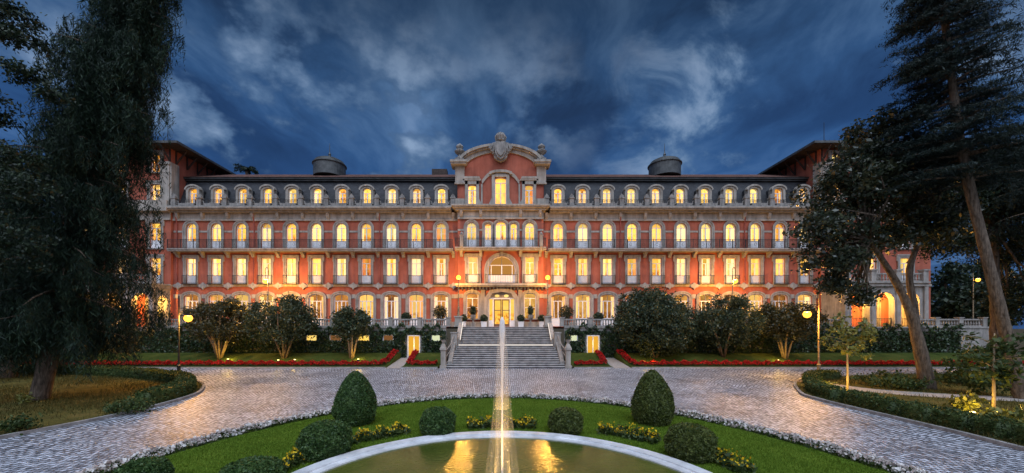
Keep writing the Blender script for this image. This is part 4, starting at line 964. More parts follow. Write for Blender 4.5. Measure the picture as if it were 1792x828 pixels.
# ------------------------------------------------------------------ vegetation helpers
def clumps(n, per, cen, rad, sig, shell=.55, lowcut=None):
    d = rng.normal(size=(n, 3)); d /= np.linalg.norm(d, axis=1)[:, None]
    r = rng.random(n) ** shell
    c = d * r[:, None] * np.array(rad) + np.array(cen)
    if lowcut is not None: c[:, 2] = np.maximum(c[:, 2], lowcut + rng.random(n) * .3)
    pts = np.repeat(c, per, 0) + rng.normal(size=(n * per, 3)) * np.array(sig)
    return c, pts
def bush_tree(label, x, y, z, cr_w, cr_h, cz, m, nst=6, n=110, per=85, leaf=.17, cat='tree', name='bushy_tree', grp='bushy trees on the lawn', bm='bark_pale', top=1.0):
    t = thing(name, label, cat, (x, y, z), grp)
    c, pts = clumps(n, per, (0, 0, cz), (cr_w / 2, cr_w / 2 * .85, cr_h / 2), (.28, .28, .22), .45)
    # smaller lobes break the outline
    for k in range(9):
        a = rng.random() * 6.283; e = rng.uniform(-.2, 1.2); q = np.array([math.cos(a) * math.cos(e) * cr_w * .45, math.sin(a) * math.cos(e) * cr_w * .4, math.sin(e) * cr_h * .47 + cz])
        _, p2 = clumps(8, per, q, (cr_w * .13,) * 3, (.2, .2, .18)); pts = np.concatenate([pts, p2])
    MB().leaves(pts, leaf, leaf * .6).build('crown', M[m], t)
    b = MB()
    for k in range(nst):
        a = k * 6.283 / nst + rng.random() * .6; q = c[rng.integers(len(c))]; e = np.array([math.cos(a) * cr_w * .26, math.sin(a) * cr_w * .22, cz - cr_h * .1])
        mid = e * [.4, .4, .5] + rng.normal(size=3) * .06
        b.tube([(math.cos(a) * .1, math.sin(a) * .1, -.1), tuple(mid), tuple(e), tuple(e * 1.05 + [0, 0, cr_h * .25])], [.10, .075, .055, .02], 7)
    b.build('trunk', M[bm], t, smooth=True)
    return t
LY = 34.0
def onlawn(px, y=LY): return X(px, y), y, mound(y) - .03
x, y, z = onlawn(384); bush_tree('round bushy tree with many lit pale stems beside the left street lamp', x, y, z, 5.6, 3.6, 3.2, 'bush_warm', 9)
uplight('small spotlight under the pale stemmed tree by the left street lamp', X(399, 33.4), 33.4, mound(33.4), 55)
x, y, z = onlawn(498); bush_tree('broad dark bushy tree between the pale stemmed tree and the small tree', x, y, z, 5.9, 4.0, 3.3, 'bush', 4, bm='bark')
uplight('small spotlight to the left of the broad dark tree', X(487, 33.2), 33.2, mound(33.2), 14); uplight('small spotlight to the right of the broad dark tree', X(516, 33.3), 33.3, mound(33.3), 14)
x, y, z = onlawn(615); bush_tree('small round tree on a lit trunk, nearest to the steps on the left lawn', x, y, z, 2.9, 2.9, 3.0, 'bush', 4, 70, 80)
uplight('small spotlight at the foot of the small round tree', X(627, 33.4), 33.4, mound(33.4), 40)
x, y, z = onlawn(1146, 34.2); bush_tree('largest dome shaped dark tree on the lawn right of the steps', x, y, z, 7.0, 5.8, 3.3, 'bush', 5, 420, 90, bm='bark')
uplight('left one of two close spotlights under the dome shaped tree', X(1129, 32.8), 32.8, mound(32.8), 22); uplight('right one of two close spotlights under the dome shaped tree', X(1142, 32.5), 32.5, mound(32.5), 22)
x, y, z = onlawn(1266, 34.3); bush_tree('dark spreading tree between the dome shaped tree and the lit tree', x, y, z, 6.2, 4.4, 3.1, 'bush', 4, 150, 90, bm='bark')
x, y, z = onlawn(1374); bush_tree('round bushy tree with forked lit stems by the right street lamp', x, y, z, 4.9, 3.5, 3.1, 'bush_warm', 6)
uplight('small spotlight under the forked tree by the right street lamp', X(1362, 33.2), 33.2, mound(33.2), 45)

def trunk_tube(t, pts, rad, m='bark', n=12, name='trunk'):
    p = smooth_path(pts, 6); k = len(p); r = np.interp(np.linspace(0, 1, k), np.linspace(0, 1, len(rad)), rad)
    r = r * (1 + .05 * rng.normal(size=k))
    return MB().tube(p, list(r), n).build(name, M[m], t, smooth=True)
def conifer(label, base, axis, prof, m, nb, spr, leaf, droop, hang, group='tall conifers at the sides', trad=(.75, .5, .4, .3, .1), density=1., gap=0., up=0.):
    """axis: [(z, x, y)] local trunk line; prof: [(z, radius)]"""
    t = thing('conifer', label, 'conifer', base, group)
    az = [a[0] for a in axis]; ax = [a[1] for a in axis]; ay = [a[2] for a in axis]
    trunk_tube(t, [(a[1], a[2], a[0]) for a in axis], trad, 'bark', 14)
    pz = [p[0] for p in prof]; pr = [p[1] for p in prof]
    br = MB(); cs = []
    for k in range(nb):
        z = rng.uniform(pz[0], pz[-1]); r = np.interp(z, pz, pr) * rng.uniform(.45, 1.22); a = rng.random() * 6.283
        p0 = np.array([np.interp(z, az, ax), np.interp(z, az, ay), z]); d = np.array([math.cos(a), math.sin(a), 0])
        def at(s): return p0 + d * r * s + np.array([0, 0, up * s * r - droop * r * s * s])
        if k % 2 == 0: br.tube([tuple(at(s)) for s in (0, .35, .7, .95)], [.07, .05, .03, .01], 5)
        kk = 13; n = max(3, int(spr * density * (.35 + r / 3.5) / kk))
        s = .10 + .90 * rng.random(n) ** .75
        perp = np.array([-d[1], d[0], 0])
        P = np.array([at(q) for q in s]) + perp * (rng.normal(size=n) * .17 * (1.1 - s) * r + rng.normal(size=n) * .08)[:, None]
        u = (np.arange(kk) + .5) / kk
        if hang > 1:        # drooping branchlets
            ln = hang * rng.uniform(.25, 1., n); dv = np.column_stack([rng.normal(size=(n, 2)) * .10, -np.ones(n)])
        else:               # flat sprays of needles
            ln = hang * rng.uniform(.7, 1.5, n); dv = d[None] * .75 + perp[None] * (rng.choice([-1, 1], n) * rng.uniform(.3, 1.1, n))[:, None] + np.array([0, 0, -.32]) + rng.normal(size=(n, 3)) * .12
        Q = P[:, None, :] + dv[:, None, :] * (ln[:, None] * u[None])[:, :, None]
        Q = Q.reshape(-1, 3) + rng.normal(size=(n * kk, 3)) * .035
        cs.append(Q)
    br.build('branches', M['bark'], t)
    MB().leaves(np.concatenate(cs), leaf[0], leaf[1], leaf[2]).build('crown', M[m], t)
    return t
# left giant
bx, by = G(66, 702); k_ = by / F
conifer('huge dark weeping conifer with thick bare lower trunk at the left of the drive', (bx, by, 0), [(-.2, 0, 0), (3, .6, .1), (7, 1.1, .2), (11, 1.9, .2), (13.7, 2.8, .2), (19, 4.1, .2), (23, 4.8, .2)],
        [(3.2, 3.0), (5.0, 3.4), (8.0, 3.0), (11, 2.4), (14, 2.1), (18, 1.85), (22.5, 1.5)], 'conifer', 470, 780, (.22, .026, 1.3), .24, 1.9, density=1.0, trad=(.36, .25, .23, .18, .08))
conifer('dark conifer at the left edge, behind the huge weeping one', (X(15, 25), 25, 0), [(-.2, 0, 0), (8, .1, 0), (15, 0, 0)], [(1.5, 3.2), (5, 3.4), (9, 2.8), (12, 1.8), (15, .4)], 'conifer', 200, 600, (.26, .036, 1.2), .25, 1.4, trad=(.4, .3, .05))
# right giant, sparser
bx2, by2 = G(1788, 700); 
conifer('tall open conifer with a long leaning bare trunk at the far right', (bx2, by2, 0), [(-.2, .1, 0), (3, -.7, 0), (7.5, -1.7, .1), (12, -2.6, .2), (19, -3.4, .3), (24, -3.9, .3)],
        [(10.5, 2.7), (13.5, 2.4), (16.5, 2.0), (19.5, 1.5), (23, .9)], 'spruce', 320, 520, (.17, .026, .4), .20, .5, trad=(.32, .22, .20, .17, .12, .05), up=.12)
conifer('drooping conifer at the right edge beside the open one', (X(1850, 22), 22, 0), [(-.2, 0, 0), (10, 0, 0), (21, 0, 0)], [(9, 2.4), (13, 2.4), (17, 2.0), (20.5, .9)], 'spruce', 80, 420, (.22, .03, 1.2), .25, 1.1, trad=(.5, .4, .1))

def leafy_tree(label, base, trunks, cl, m, leaf, per, sig, bm='bark', name='leafy_tree', group='large leafy trees at the sides', cat='tree', limbs=True, limb_r=.09):
    """trunks: list of (pts, radii); cl: list of (centre, radii, n)"""
    t = thing(name, label, cat, base, group)
    for pts, rad in trunks: trunk_tube(t, pts, rad, bm, 12)
    P = []; b = MB(); tips = [np.array(p[-1]) for p, r in trunks]
    for cen, rad, n in cl:
        c, p = clumps(n, per, cen, rad, sig, .5); P.append(p)
        if limbs:
            tip = min(tips, key=lambda q: np.linalg.norm(q - np.array(cen)))
            for q in c[::max(1, n // 7)]:
                mid = (tip + q) / 2 + rng.normal(size=3) * .3
                b.tube([tuple(tip), tuple(mid), tuple(q)], [limb_r, limb_r * .6, .015], 6)
    if limbs: b.build('limbs', M[bm], t, smooth=True)
    MB().leaves(np.concatenate(P), leaf, leaf * .5).build('crown', M[m], t)
    return t
# magnolia at the right: two stems leaning left
mx, my = G(1625, 682); s_ = my / F
def ml(px, py, dy=0.): return ((px - 877) * (my + dy) / F - mx, dy, CAM_H + (572 - py) * (my + dy) / F)
leafy_tree('large spreading evergreen tree with twin leaning trunks at the right of the drive', (mx, my, 0),
    [([(0, 0, -.2), ml(1612, 620), ml(1590, 540), ml(1560, 480), ml(1520, 420, -.4)], (.36, .28, .20, .16, .09)), ([ml(1606, 600), ml(1600, 540, .3), ml(1592, 470, .4), ml(1620, 400, .4)], (.18, .17, .15, .09))],
    [(ml(1500, 330), (2.9, 2.4, 1.6), 105), (ml(1440, 400), (1.5, 1.5, 1.1), 38), (ml(1590, 300), (2.6, 2.2, 1.5), 90), (ml(1455, 455), (1.5, 1.4, .9), 32), (ml(1530, 420), (2.4, 1.8, 1.0), 42), (ml(1500, 275), (1.4, 1.4, .8), 36), (ml(1465, 500), (.8, .8, .6), 18), (ml(1620, 390), (2.2, 1.8, 1.3), 80), (ml(1545, 225), (1.6, 1.4, .7), 36), (ml(1505, 520), (.5, .5, .5), 10)],
    'magnolia', .20, 80, (.25, .25, .20))
dx, dy_ = X(1745, 25), 25.
def dl(px, py, o=0.): return ((px - 877) * (dy_ + o) / F - dx, o, CAM_H + (572 - py) * (dy_ + o) / F)
leafy_tree('dense dark tree massed behind the leaning conifer trunk at the far right', (dx, dy_, 0), [([(0, 0, -.2), dl(1745, 560), dl(1740, 480), dl(1740, 400)], (.35, .3, .25, .15))],
    [(dl(1740, 330), (3.6, 2.6, 2.6), 190), (dl(1650, 340), (2.2, 2, 2.0), 90), (dl(1790, 420), (2.6, 2.2, 1.8), 90), (dl(1690, 290), (2.2, 2., 1.3), 70), (dl(1770, 290), (1.8, 1.8, 1.3), 60), (dl(1800, 520), (1.9, 1.9, 1.9), 70), (dl(1660, 420), (1.5, 1.5, 1.0), 45)], 'dark_leaf', .17, 110, (.32, .32, .28))
# leafy branches entering at the far left
lx, ly = X(-70, 14), 14.
def ll(px, py, o=0.): return ((px - 877) * (ly + o) / F - lx, o, CAM_H + (572 - py) * (ly + o) / F)
leafy_tree('leafy tree reaching into the top left corner with open airy branches', (lx, ly, 0), [([(0, 0, -.2), (.1, 0, 5), ll(-40, 250), ll(-10, 120)], (.16, .13, .10, .04))],
    [(ll(20, 60), (1.1, .9, .7), 30), (ll(50, 130), (.8, .8, .35), 17), (ll(85, 165), (.45, .6, .25), 9), (ll(20, 280), (1.1, 1., .7), 32), (ll(-20, 180), (.9, .9, .8), 24), (ll(40, 330), (1.0, .9, .5), 22), (ll(10, 20), (1., .8, .4), 18), (ll(10, 430), (1.3, 1., 1.3), 40)], 'dark_leaf', .12, 70, (.15, .15, .10), limbs=False)
# saplings
def sapling(label, px, py, top, w_, m='sapling'):
    x, y = G(px, py, .06); h = Z(top, y); t = thing('sapling', label, 'sapling', (x, y, .06), 'young trees in the right bed')
    b = MB(); b.tube([(0, 0, -.1), (.02, .01, h * .25), (-.01, 0, h * .5), (.03, 0, h * .85)], [.055, .05, .04, .015], 8)
    for k in range(9):
        a = k * 2.4; z = h * rng.uniform(.42, .8); b.tube([(0, 0, z), (math.cos(a) * w_ * .2, math.sin(a) * w_ * .2, z + .2), (math.cos(a) * w_ * .42, math.sin(a) * w_ * .42, z + .28)], [.022, .015, .006], 5)
    b.build('trunk', M['bark_pale'], t, smooth=True)
    _, p = clumps(34, 26, (0, 0, h * .66), (w_ / 2, w_ / 2, h * .32), (.13, .13, .11), .5); MB().leaves(p, .19, .10, .4).build('crown', M[m], t)
sapling('young tree with yellow green leaves beside the right street lamp', 1483, 690, 545, 2.0)
uplight('spotlight at the foot of the young yellow green tree', G(1476, 694, .06)[0], G(1476, 694, .06)[1], .06, 130)
uplight('spotlight hidden among the lit tufts in the right bed', G(1702, 728, .06)[0], G(1702, 728, .06)[1], .06, 36)
uplight('spotlight at the foot of the sparse young tree', G(1752, 738, .06)[0], G(1752, 738, .06)[1], .06, 45)
uplight('spotlight behind the low hedge by the right street lamp', G(1446, 680, .06)[0], G(1446, 680, .06)[1], .06, 50)
sapling('young tree with sparse green leaves in front of the leaning conifer trunk', 1739, 730, 560, 2.0, 'hedge')
# trees behind and beside the hotel
def far_tree(label, px, top, d, w_, m='dark_leaf', n=120):
    x = X(px, d); h = Z(top, d); t = thing('background_tree', label, 'tree', (x, d, -.03), 'trees behind the garden')
    MB().tube([(0, 0, -.2), (.1, 0, h * .5), (0, .1, h * .8)], [.3, .22, .1], 8).build('trunk', M['bark'], t)
    _, p = clumps(n, 55, (0, 0, h * .56), (w_ / 2, w_ / 2, h * .42), (.5, .5, .4), .45); MB().leaves(p, .5, .3).build('crown', M[m], t)
far_tree('dark background tree left of the distant lamp', 1655, 455, 58, 9); far_tree('dark background tree right of the distant lamp', 1735, 430, 62, 11); far_tree('low background tree near the end of the right terrace', 1690, 500, 50, 6)
far_tree('dark background tree at the left edge behind the weeping conifer', 30, 470, 46, 12); far_tree('dark background tree beyond the left wing, left of the bare trunk', -60, 440, 52, 14); far_tree('lower background tree between the conifer trunk and left porch', 140, 500, 44, 9)
pt = thing('palm_tree', 'palm tree top showing over the left roof', 'palm', (X(432, 60), 60, -.03)); ph = Z(296, 60)
MB().tube([(0, 0, 0), (.2, 0, ph * .5), (0, 0, ph)], [.35, .28, .22], 8).build('trunk', M['bark'], pt)
pf = MB()
for k in range(15):
    a = k * 2.399; L_ = rng.uniform(1.3, 2.0); e = rng.uniform(.2, 1.1); pts = []
    for s in np.linspace(0, 1, 26):
        rr = L_ * s; zz = ph + .9 * math.sin(e) * s * 1.6 - 1.1 * s * s
        for j in range(6): pts.append((math.cos(a) * rr - math.sin(a) * rng.normal() * .12, math.sin(a) * rr + math.cos(a) * rng.normal() * .12, zz - rng.random() * .22))
    pf.leaves(pts, .4, .07, .5)
pf.build('fronds', M['dark_leaf'], pt)

# ------------------------------------------------------------------ hedges, borders, topiary
def hedge(name, label, path, wd, h, m, leaf=.075, dens=900, group=None, z0=.06, cat='hedge', core=True):
    P = [np.array(p) for p in path]; c0 = P[len(P) // 2]; t = MB(); n = len(P); vs = []; pts = []
    for i, p in enumerate(P):
        a = P[max(i - 1, 0)]; c = P[min(i + 1, n - 1)]; tt = (c - a) / (np.linalg.norm(c - a) + 1e-9); nr = np.array([-tt[1], tt[0]])
        k = .86 + .05 * rng.normal()
        for q, z in ((-1, 0), (-1, h * .86), (1, h * .86), (1, 0)): vs.append((*(p - c0 + nr * q * wd / 2 * k), z))
    fs = [(4 * i + k, 4 * i + k + 1, 4 * i + k + 5, 4 * i + k + 4) for i in range(n - 1) for k in range(3)] + [(0, 1, 2, 3), (4 * n - 4, 4 * n - 3, 4 * n - 2, 4 * n - 1)]
    t.add(vs, fs)
    for i in range(n - 1):
        a, c = P[i] - c0, P[i + 1] - c0; L = np.linalg.norm(c - a); tt = (c - a) / L; nr = np.array([-tt[1], tt[0]]); m_ = int(L * dens)
        u = rng.random(m_) * (2 * h + wd); s = rng.random(m_)
        off = np.where(u < h, -wd / 2, np.where(u > h + wd, wd / 2, u - h - wd / 2)); z = np.where(u < h, u, np.where(u > h + wd, 2 * h + wd - u, h))
        q = a[None] + (c - a)[None] * s[:, None] + nr[None] * (off + rng.normal(size=m_) * .035)[:, None]
        z = z + rng.normal(size=m_) * .03 + .03 * np.sin(q[:, 0] * 3.1 + q[:, 1] * 2.3)
        pts.append(np.column_stack([q, z.clip(.01)]))
    for e in (0, -1):
        m_ = int(wd * h * dens / 1.5); nr_ = P[e] - c0; a = P[1] - P[0] if e == 0 else P[-1] - P[-2]; a = a / np.linalg.norm(a); nr = np.array([-a[1], a[0]])
        pts.append(np.column_stack([nr_[None] + nr[None] * rng.uniform(-wd / 2, wd / 2, m_)[:, None] + rng.normal(size=(m_, 2)) * .03, rng.uniform(0, h, m_)]))
    t.leaves(np.concatenate(pts), leaf, leaf * .6)
    o = t.build(name, M[m], None, (c0[0], c0[1], z0)); return tag(o, label, cat, group)
hp = smooth_path([(-60, 28.4), (-38.3, 27.8), (-28, 26.3), (-20.5, 23.2), (-17.2, 20.3), (-15.9, 17.8), (-15.85, 16.4)], 6)
hedge('low_hedge', 'long low clipped hedge curving round the end of the left bed', hp, .75, .62, 'hedge', .085, 620, 'low hedges beside the drive')
segs = [([(22.2, 24.6), (20.3, 24.0), (18.6, 22.4)], 'low clipped hedge behind the right street lamp, farthest of the right row'), ([(17.6, 21.0), (16.3, 19.1), (15.75, 17.4)], 'low hedge block at the rounded tip of the right bed'),
        ([(15.72, 16.9), (15.6, 15.5), (15.58, 14.6)], 'low hedge block below the yellow green sapling'), ([(15.6, 14.3), (15.6, 13.9), (15.62, 13.5)], 'shortest hedge block, just right of the yellow green sapling'),
        ([(15.65, 13.2), (15.6, 12.8), (15.6, 12.35)], 'hedge block before the lit tuft of leaves in the right bed'), ([(15.6, 12.1), (15.6, 11.7), (15.55, 11.4)], 'hedge block in front of the lit tuft in the right bed'), ([(15.55, 11.1), (15.5, 10.2), (15.5, 8.2)], 'nearest hedge block at the right edge of the photo')]
for p, lb in segs: hedge('low_hedge', lb, smooth_path(p, 4), .62, .55, 'hedge', .075, 900, 'low hedges beside the drive')
def shrub(label, px, py, w_, h_, m='hedge', leaf=.12, n=26, per=40, name='shrub'):
    x, y = G(px, py, .06); _, p = clumps(n, per, (0, 0, h_ * .45), (w_ / 2, w_ / 2 * .8, h_ * .5), (.12, .12, .1), .5, .03)
    return tag(MB().leaves(p, leaf, leaf * .5).build(name, M[m], None, (x, y, .06)), label, 'shrub', 'loose shrubs in the beds')
shrub('dark loose shrub left of the twin leaning trunks', 1560, 678, 3.6, .9, 'hedge', .14, 60, 50); shrub('dark shrub right of the twin leaning trunks', 1680, 672, 3.2, .8, 'hedge', .14, 50, 50)
shrub('large leafy shrub behind the sparse sapling', 1715, 690, 3.0, 2.6, 'hedge', .16, 70, 50); shrub('bright lit tuft of long leaves in the right bed', 1692, 722, .9, .8, 'sapling', .2, 14, 26)
shrub('second lit tuft of leaves at the foot of the sparse sapling', 1762, 745, 1.0, .6, 'sapling', .18, 14, 26); shrub('low lit plant at the foot of the right street lamp', 1450, 684, 1.0, .45, 'sapling', .12, 14, 30)
shrub('low dark shrub in the left bed near the kerb', 225, 722, 1.6, .55, 'hedge', .1, 26, 50); shrub('small dark shrub at the left edge of the bed by the kerb', 28, 755, 1.1, .5, 'hedge', .1, 22, 45)
shrub('low plant at the foot of the thick conifer trunk', 45, 706, .7, .35, 'sapling', .1, 10, 25)
shrub('large dark bush far left behind the red flowers', 18, 640, 5, 2.2, 'dark_leaf', .2, 60, 50)
# rough grass and lawn blades
def blades(name, pts, h, wd, m, label):
    n = len(pts); a = rng.random(n) * 6.283; lean = rng.normal(size=(n, 2)) * h * .35; hh = h * rng.uniform(.5, 1.3, n)
    d = np.column_stack([np.cos(a), np.sin(a)]) * wd / 2
    v = np.zeros((n, 4, 3)); v[:, 0, :2] = pts[:, :2] - d; v[:, 1, :2] = pts[:, :2] + d; v[:, 2, :2] = pts[:, :2] + lean + d * .2; v[:, 3, :2] = pts[:, :2] + lean - d * .2
    v[:, :2, 2] = pts[:, 2:3]; v[:, 2:, 2] = (pts[:, 2] + hh)[:, None]
    b = MB(); b.q.append(v); return tag(b.build(name, M[m]), label, kind='stuff')
def inside(poly, p):
    poly = np.array(poly); x, y = p[:, 0], p[:, 1]; c = np.zeros(len(p), bool); j = len(poly) - 1
    for i in range(len(poly)):
        k = ((poly[i, 1] > y) != (poly[j, 1] > y)); 
        with np.errstate(divide='ignore', invalid='ignore'): xx = (poly[j, 0] - poly[i, 0]) * (y - poly[i, 1]) / (poly[j, 1] - poly[i, 1]) + poly[i, 0]
        c ^= k & (x < xx); j = i
    return c
p = np.column_stack([rng.uniform(-10, 10, 260000), rng.uniform(8, 18.3, 260000)])
e_ = (p[:, 0] / (EA - .4)) ** 2 + ((p[:, 1] - EC) / (EB - .4)) ** 2; r_ = np.hypot(p[:, 0] - PC[0], p[:, 1] - PC[1])
p = p[(e_ < 1) & (r_ > PR + .03)]; blades('lawn_grass', np.column_stack([p, np.full(len(p), .05)]), .045, .018, 'grass', 'short mown grass of the round lawn')
pp_ = np.concatenate([np.column_stack([rng.uniform(-40, -15, 60000), rng.uniform(9, 29, 60000)]), np.column_stack([rng.uniform(14.5, 42, 60000), rng.uniform(9, 29, 60000)])])
k = inside(islL + [(-60, 5)], pp_) | (inside(islR + [(60, 5)], pp_) & ~inside(gp + gp2[::-1], pp_)); pp_ = pp_[k]
dens = np.sin(pp_[:, 0] * .9) + np.sin(pp_[:, 1] * 1.3 + pp_[:, 0] * .4); pp_ = pp_[dens + rng.normal(size=len(pp_)) > -.3]
blades('rough_grass', np.column_stack([pp_, np.full(len(pp_), .06)]), .14, .025, 'dry_grass', 'rough dry grass in the side beds')
# red flower borders along the front lawns
def flower_strip(name, label, path, wd, h, nper, m, green, zf, sz=.10, green_n=1.0):
    P = [np.array(p, float) for p in path]; L = []; Gp = []
    for a, c in zip(P[:-1], P[1:]):
        l = np.linalg.norm(c - a); tt = (c - a) / l; nr = np.array([-tt[1], tt[0]]); n = int(l * nper)
        for arr, k, zz in ((L, n, (.55, 1.05)), (Gp, int(n * green_n), (.05, .8))):
            s = rng.random(k); o = rng.normal(size=k).clip(-1.4, 1.4) * wd / 2.6; q = a + (c - a) * s[:, None] + nr * o[:, None]
            hz = h * rng.uniform(*zz, k) * (1 - .35 * np.abs(o) / (wd / 2)) * (1 + .25 * np.sin(q[:, 0] * 7) * np.sin(q[:, 1] * 5))
            arr.append(np.column_stack([q, zf(q) + hz]))
    t = MB().leaves(np.concatenate(L), sz, sz * .8, 0, .3).build(name, M[m]); tag(t, label, kind='stuff')
    g = MB().leaves(np.concatenate(Gp), sz * 1.2, sz * .5).build('leaves', M[green], t); tag(g, kind='stuff')
zf = lambda q: np.array([mound(y_) for y_ in q[:, 1]]) - .02
flower_strip('red_flowers', 'long red flower border along the left front lawn', smooth_path([(-60, 32.25), (-30, 32.25), (-12, 32.25), (-10.6, 32.6), (-10.15, 33.6), (-10.1, 35.6)], 5), .5, .42, 330, 'red_flower', 'hedge', zf)
flower_strip('red_flowers', 'long red flower border along the right front lawn', smooth_path([(60, 32.25), (30, 32.25), (13.2, 32.25), (11.8, 32.6), (11.4, 33.6), (11.3, 35.6)], 5), .5, .42, 330, 'red_flower', 'hedge', zf)
flower_strip('red_flowers', 'short red flower border left of the steps beside the path', smooth_path([(-8.1, 35.4), (-8.1, 33.6), (-7.9, 32.6), (-5.6, 32.4)], 5), .45, .40, 330, 'red_flower', 'hedge', zf)
flower_strip('red_flowers', 'short red flower border right of the steps beside the path', smooth_path([(9.15, 35.4), (9.15, 33.6), (8.9, 32.6), (6.4, 32.4)], 5), .45, .40, 330, 'red_flower', 'hedge', zf)
ring_ = arc(0, EC, EA - .05, EB - .05, -8, 188, 90)
flower_strip('white_flowers', 'curving border of small white flowers round the lawn', ring_, .46, .24, 300, 'white_flower', 'hedge', lambda q: np.full(len(q), .03), .075, 2.2)

def topiary(label, px, py, w_, h_, prof, m, grp, n=15000, leaf=.055, name='topiary'):
    x, y = G(px, py, .05); t = MB(); pz = [p[1] for p in prof]; pr = [p[0] for p in prof]
    t.lathe([(max(r * w_ / 2 * .93, .005), z * h_ * .97) for r, z in prof], n=24)
    u = rng.random(n * 2); rr = np.interp(u, pz, pr); k = rng.random(n * 2) < (rr + .12); u = u[k][:n]; rr = np.interp(u, pz, pr) * w_ / 2; a = rng.random(len(u)) * 6.283
    ph = rng.random(4) * 6; dn = 1 + .035 * np.sin(a * 3 + u * 9 + ph[0]) + .03 * np.sin(a * 7 - u * 14 + ph[1]) + .022 * np.sin(a * 13 + u * 21 + ph[2]) + rng.normal(size=len(u)) * .02 + (rng.random(len(u)) < .03) * .05
    rr = rr * dn; t.leaves(np.column_stack([rr * np.cos(a), rr * np.sin(a), u * h_ + rng.normal(size=len(u)) * .015]), leaf, leaf * .6)
    return tag(t.build(name, M[m], None, (x, y, .05)), label, 'topiary', grp)
egg = [(.62, 0), (.82, .06), (.97, .2), (1., .32), (.96, .45), (.84, .6), (.66, .75), (.46, .87), (.26, .955), (.08, 1.)]
ball = [(.60, 0), (.84, .10), (.97, .28), (1., .45), (.97, .62), (.86, .79), (.66, .91), (.38, .975), (.05, 1.)]
topiary('tall egg shaped clipped bush on the lawn, left of the jet', 622, 742, 1.40, 1.86, egg, 'box', 'egg shaped topiary'); topiary('tall egg shaped clipped bush on the lawn, right of the jet', 1142, 741, 1.38, 1.90, egg, 'box_olive', 'egg shaped topiary')
topiary('wide flattened clipped ball below the left egg shaped bush', 570, 797, 1.28, .90, ball, 'box', 'ball topiary'); topiary('small clipped ball near the pool rim, left of the jet', 766, 761, 1.08, .86, ball, 'box', 'ball topiary')
topiary('small clipped ball near the pool rim, right of the jet', 990, 758, 1.06, .80, ball, 'box_olive', 'ball topiary'); topiary('wide clipped ball below the right egg shaped bush', 1208, 802, 1.18, .88, ball, 'box_olive', 'ball topiary')
topiary('clipped ball cut by the bottom edge, left of the pool', 440, 858, 1.20, .62, ball, 'box', 'ball topiary'); topiary('low clipped ball at the bottom left corner of the lawn', 252, 850, .90, .55, ball, 'box', 'ball topiary')
def yellow_bed(label, pxs, wd):
    pts = [G(px, py, .05) for px, py in pxs]; c0 = np.array(pts[len(pts) // 2]); t = thing('flower_bed', label, 'flower bed', (c0[0], c0[1], .05), 'yellow flower beds on the lawn')
    P = [np.array(q) - c0 for q in smooth_path(pts, 6)]; fl = []; gr = []
    for a, c in zip(P[:-1], P[1:]):
        l = np.linalg.norm(c - a); tt = (c - a) / (l + 1e-9); nr = np.array([-tt[1], tt[0]])
        for arr, n, z0, z1 in ((fl, int(l * 130), .16, .34), (gr, int(l * 420), .01, .26)):
            q = a + (c - a) * rng.random(n)[:, None] + nr * (rng.normal(size=n).clip(-1.5, 1.5) * wd / 3)[:, None]; arr.append(np.column_stack([q, rng.uniform(z0, z1, n) * (1 + .3 * np.sin(q[:, 0] * 9 + q[:, 1] * 7))]))
    MB().leaves(np.concatenate(gr), .12, .06).build('leaves', M['sapling'] if False else M['hedge'], t); tag(MB().leaves(np.concatenate(fl), .06, .05, 0, .3).build('flowers', M['yellow_flower'], t), kind='stuff')
yellow_bed('yellow flower bed between the wide left ball and the small left ball', [(615, 776), (660, 768), (712, 757)], .42); yellow_bed('yellow flower bed behind the jet between the two small balls', [(818, 750), (878, 748), (938, 750)], .40)
yellow_bed('yellow flower bed right of the small right ball', [(1048, 758), (1100, 766), (1152, 777)], .42); yellow_bed('yellow flower bed at the bottom edge left of the pool', [(480, 832), (505, 818), (530, 808)], .42); yellow_bed('yellow flower bed at the bottom edge right of the pool', [(1252, 808), (1280, 818), (1308, 832)], .42)

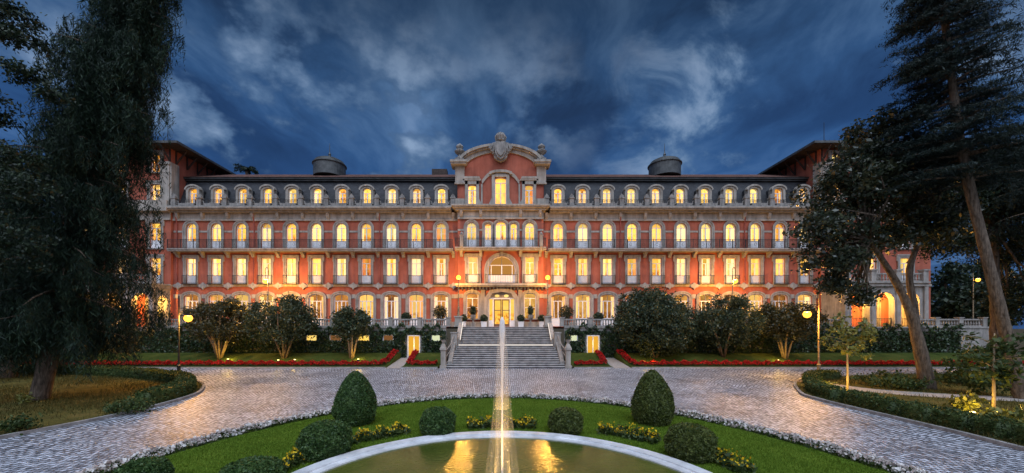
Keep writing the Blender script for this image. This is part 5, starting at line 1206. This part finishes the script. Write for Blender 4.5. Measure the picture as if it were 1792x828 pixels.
# ------------------------------------------------------------------ pots on the terrace
def pot_plant(label, px, d, pot_w, pot_h, cr_w, cr_h, pm, m, name='potted_shrub', urn=False, zb=3.5, square=True):
    t = thing(name, label, 'potted plant', (X(px, d), d, zb), 'potted plants on the terrace'); w2 = pot_w / 2
    if urn: MB().box(-w2 * .7, w2 * .7, -w2 * .7, w2 * .7, 0, pot_h * .35).lathe([(w2 * .35, pot_h * .35), (w2 * .3, pot_h * .5), (w2 * .85, pot_h * .72), (w2, pot_h), (w2 * .8, pot_h)], n=14).build('urn', M[pm], t)
    elif square: MB().taper(0, 0, 0, pot_h * .9, w2 * .9, w2 * .9, w2, w2).box(-w2 * 1.08, w2 * 1.08, -w2 * 1.08, w2 * 1.08, pot_h * .9, pot_h).build('planter', M[pm], t)
    else: MB().lathe([(w2 * .7, 0), (w2 * .95, pot_h * .8), (w2 * 1.05, pot_h * .85), (w2 * 1.05, pot_h), (w2 * .8, pot_h)], n=14).build('pot', M[pm], t)
    d_ = rng.normal(size=(1500, 3)); d_ /= np.linalg.norm(d_, axis=1)[:, None]; q = d_ * (rng.random(1500) ** .35)[:, None] * [cr_w / 2, cr_w / 2, cr_h / 2] * (1 + .12 * rng.normal(size=(1500, 1))) + [0, 0, pot_h + cr_h * .45]
    MB().leaves(q, .13, .08).build('plant', M[m], t)
D1 = 39.4
pot_plant('dark round shrub in a white planter just left of the entrance', 847, D1, .6, .55, .75, .75, 'white', 'bush'); pot_plant('dark round shrub in a white planter just right of the entrance', 911.5, D1, .6, .55, .75, .75, 'white', 'bush')
pot_plant('dark round shrub in a white planter by the right lamp pedestal', 948, D1, .6, .55, .75, .75, 'white', 'bush'); pot_plant('dark round shrub in a white planter half behind the left lamp pedestal', 811, D1, .6, .55, .75, .75, 'white', 'bush')
pot_plant('cone shaped plant in a tall stone urn under the left entrance window', 828, 38.6, .62, 1.25, .55, .95, 'dark_stone', 'bush', 'urn_plant', True); pot_plant('cone shaped plant in a tall stone urn under the right entrance window', 928.5, 38.6, .62, 1.25, .55, .95, 'dark_stone', 'bush', 'urn_plant', True)
pot_plant('leafy shrub in a large terracotta pot left of the steps', 770, 37.6, .8, .75, 1.5, 1.5, 'terracotta', 'bush_warm', square=False); pot_plant('leafy shrub in a large terracotta pot right of the steps', 991, 37.6, .8, .75, 1.5, 1.5, 'terracotta', 'bush_warm', square=False)
pot_plant('dark shrub in a small pot, second left of the steps', 711, 37.6, .6, .6, 1.0, .9, 'terracotta', 'bush', square=False); pot_plant('dark shrub in a small pot, second right of the steps', 1047, 37.6, .6, .6, 1.0, .9, 'terracotta', 'bush', square=False)
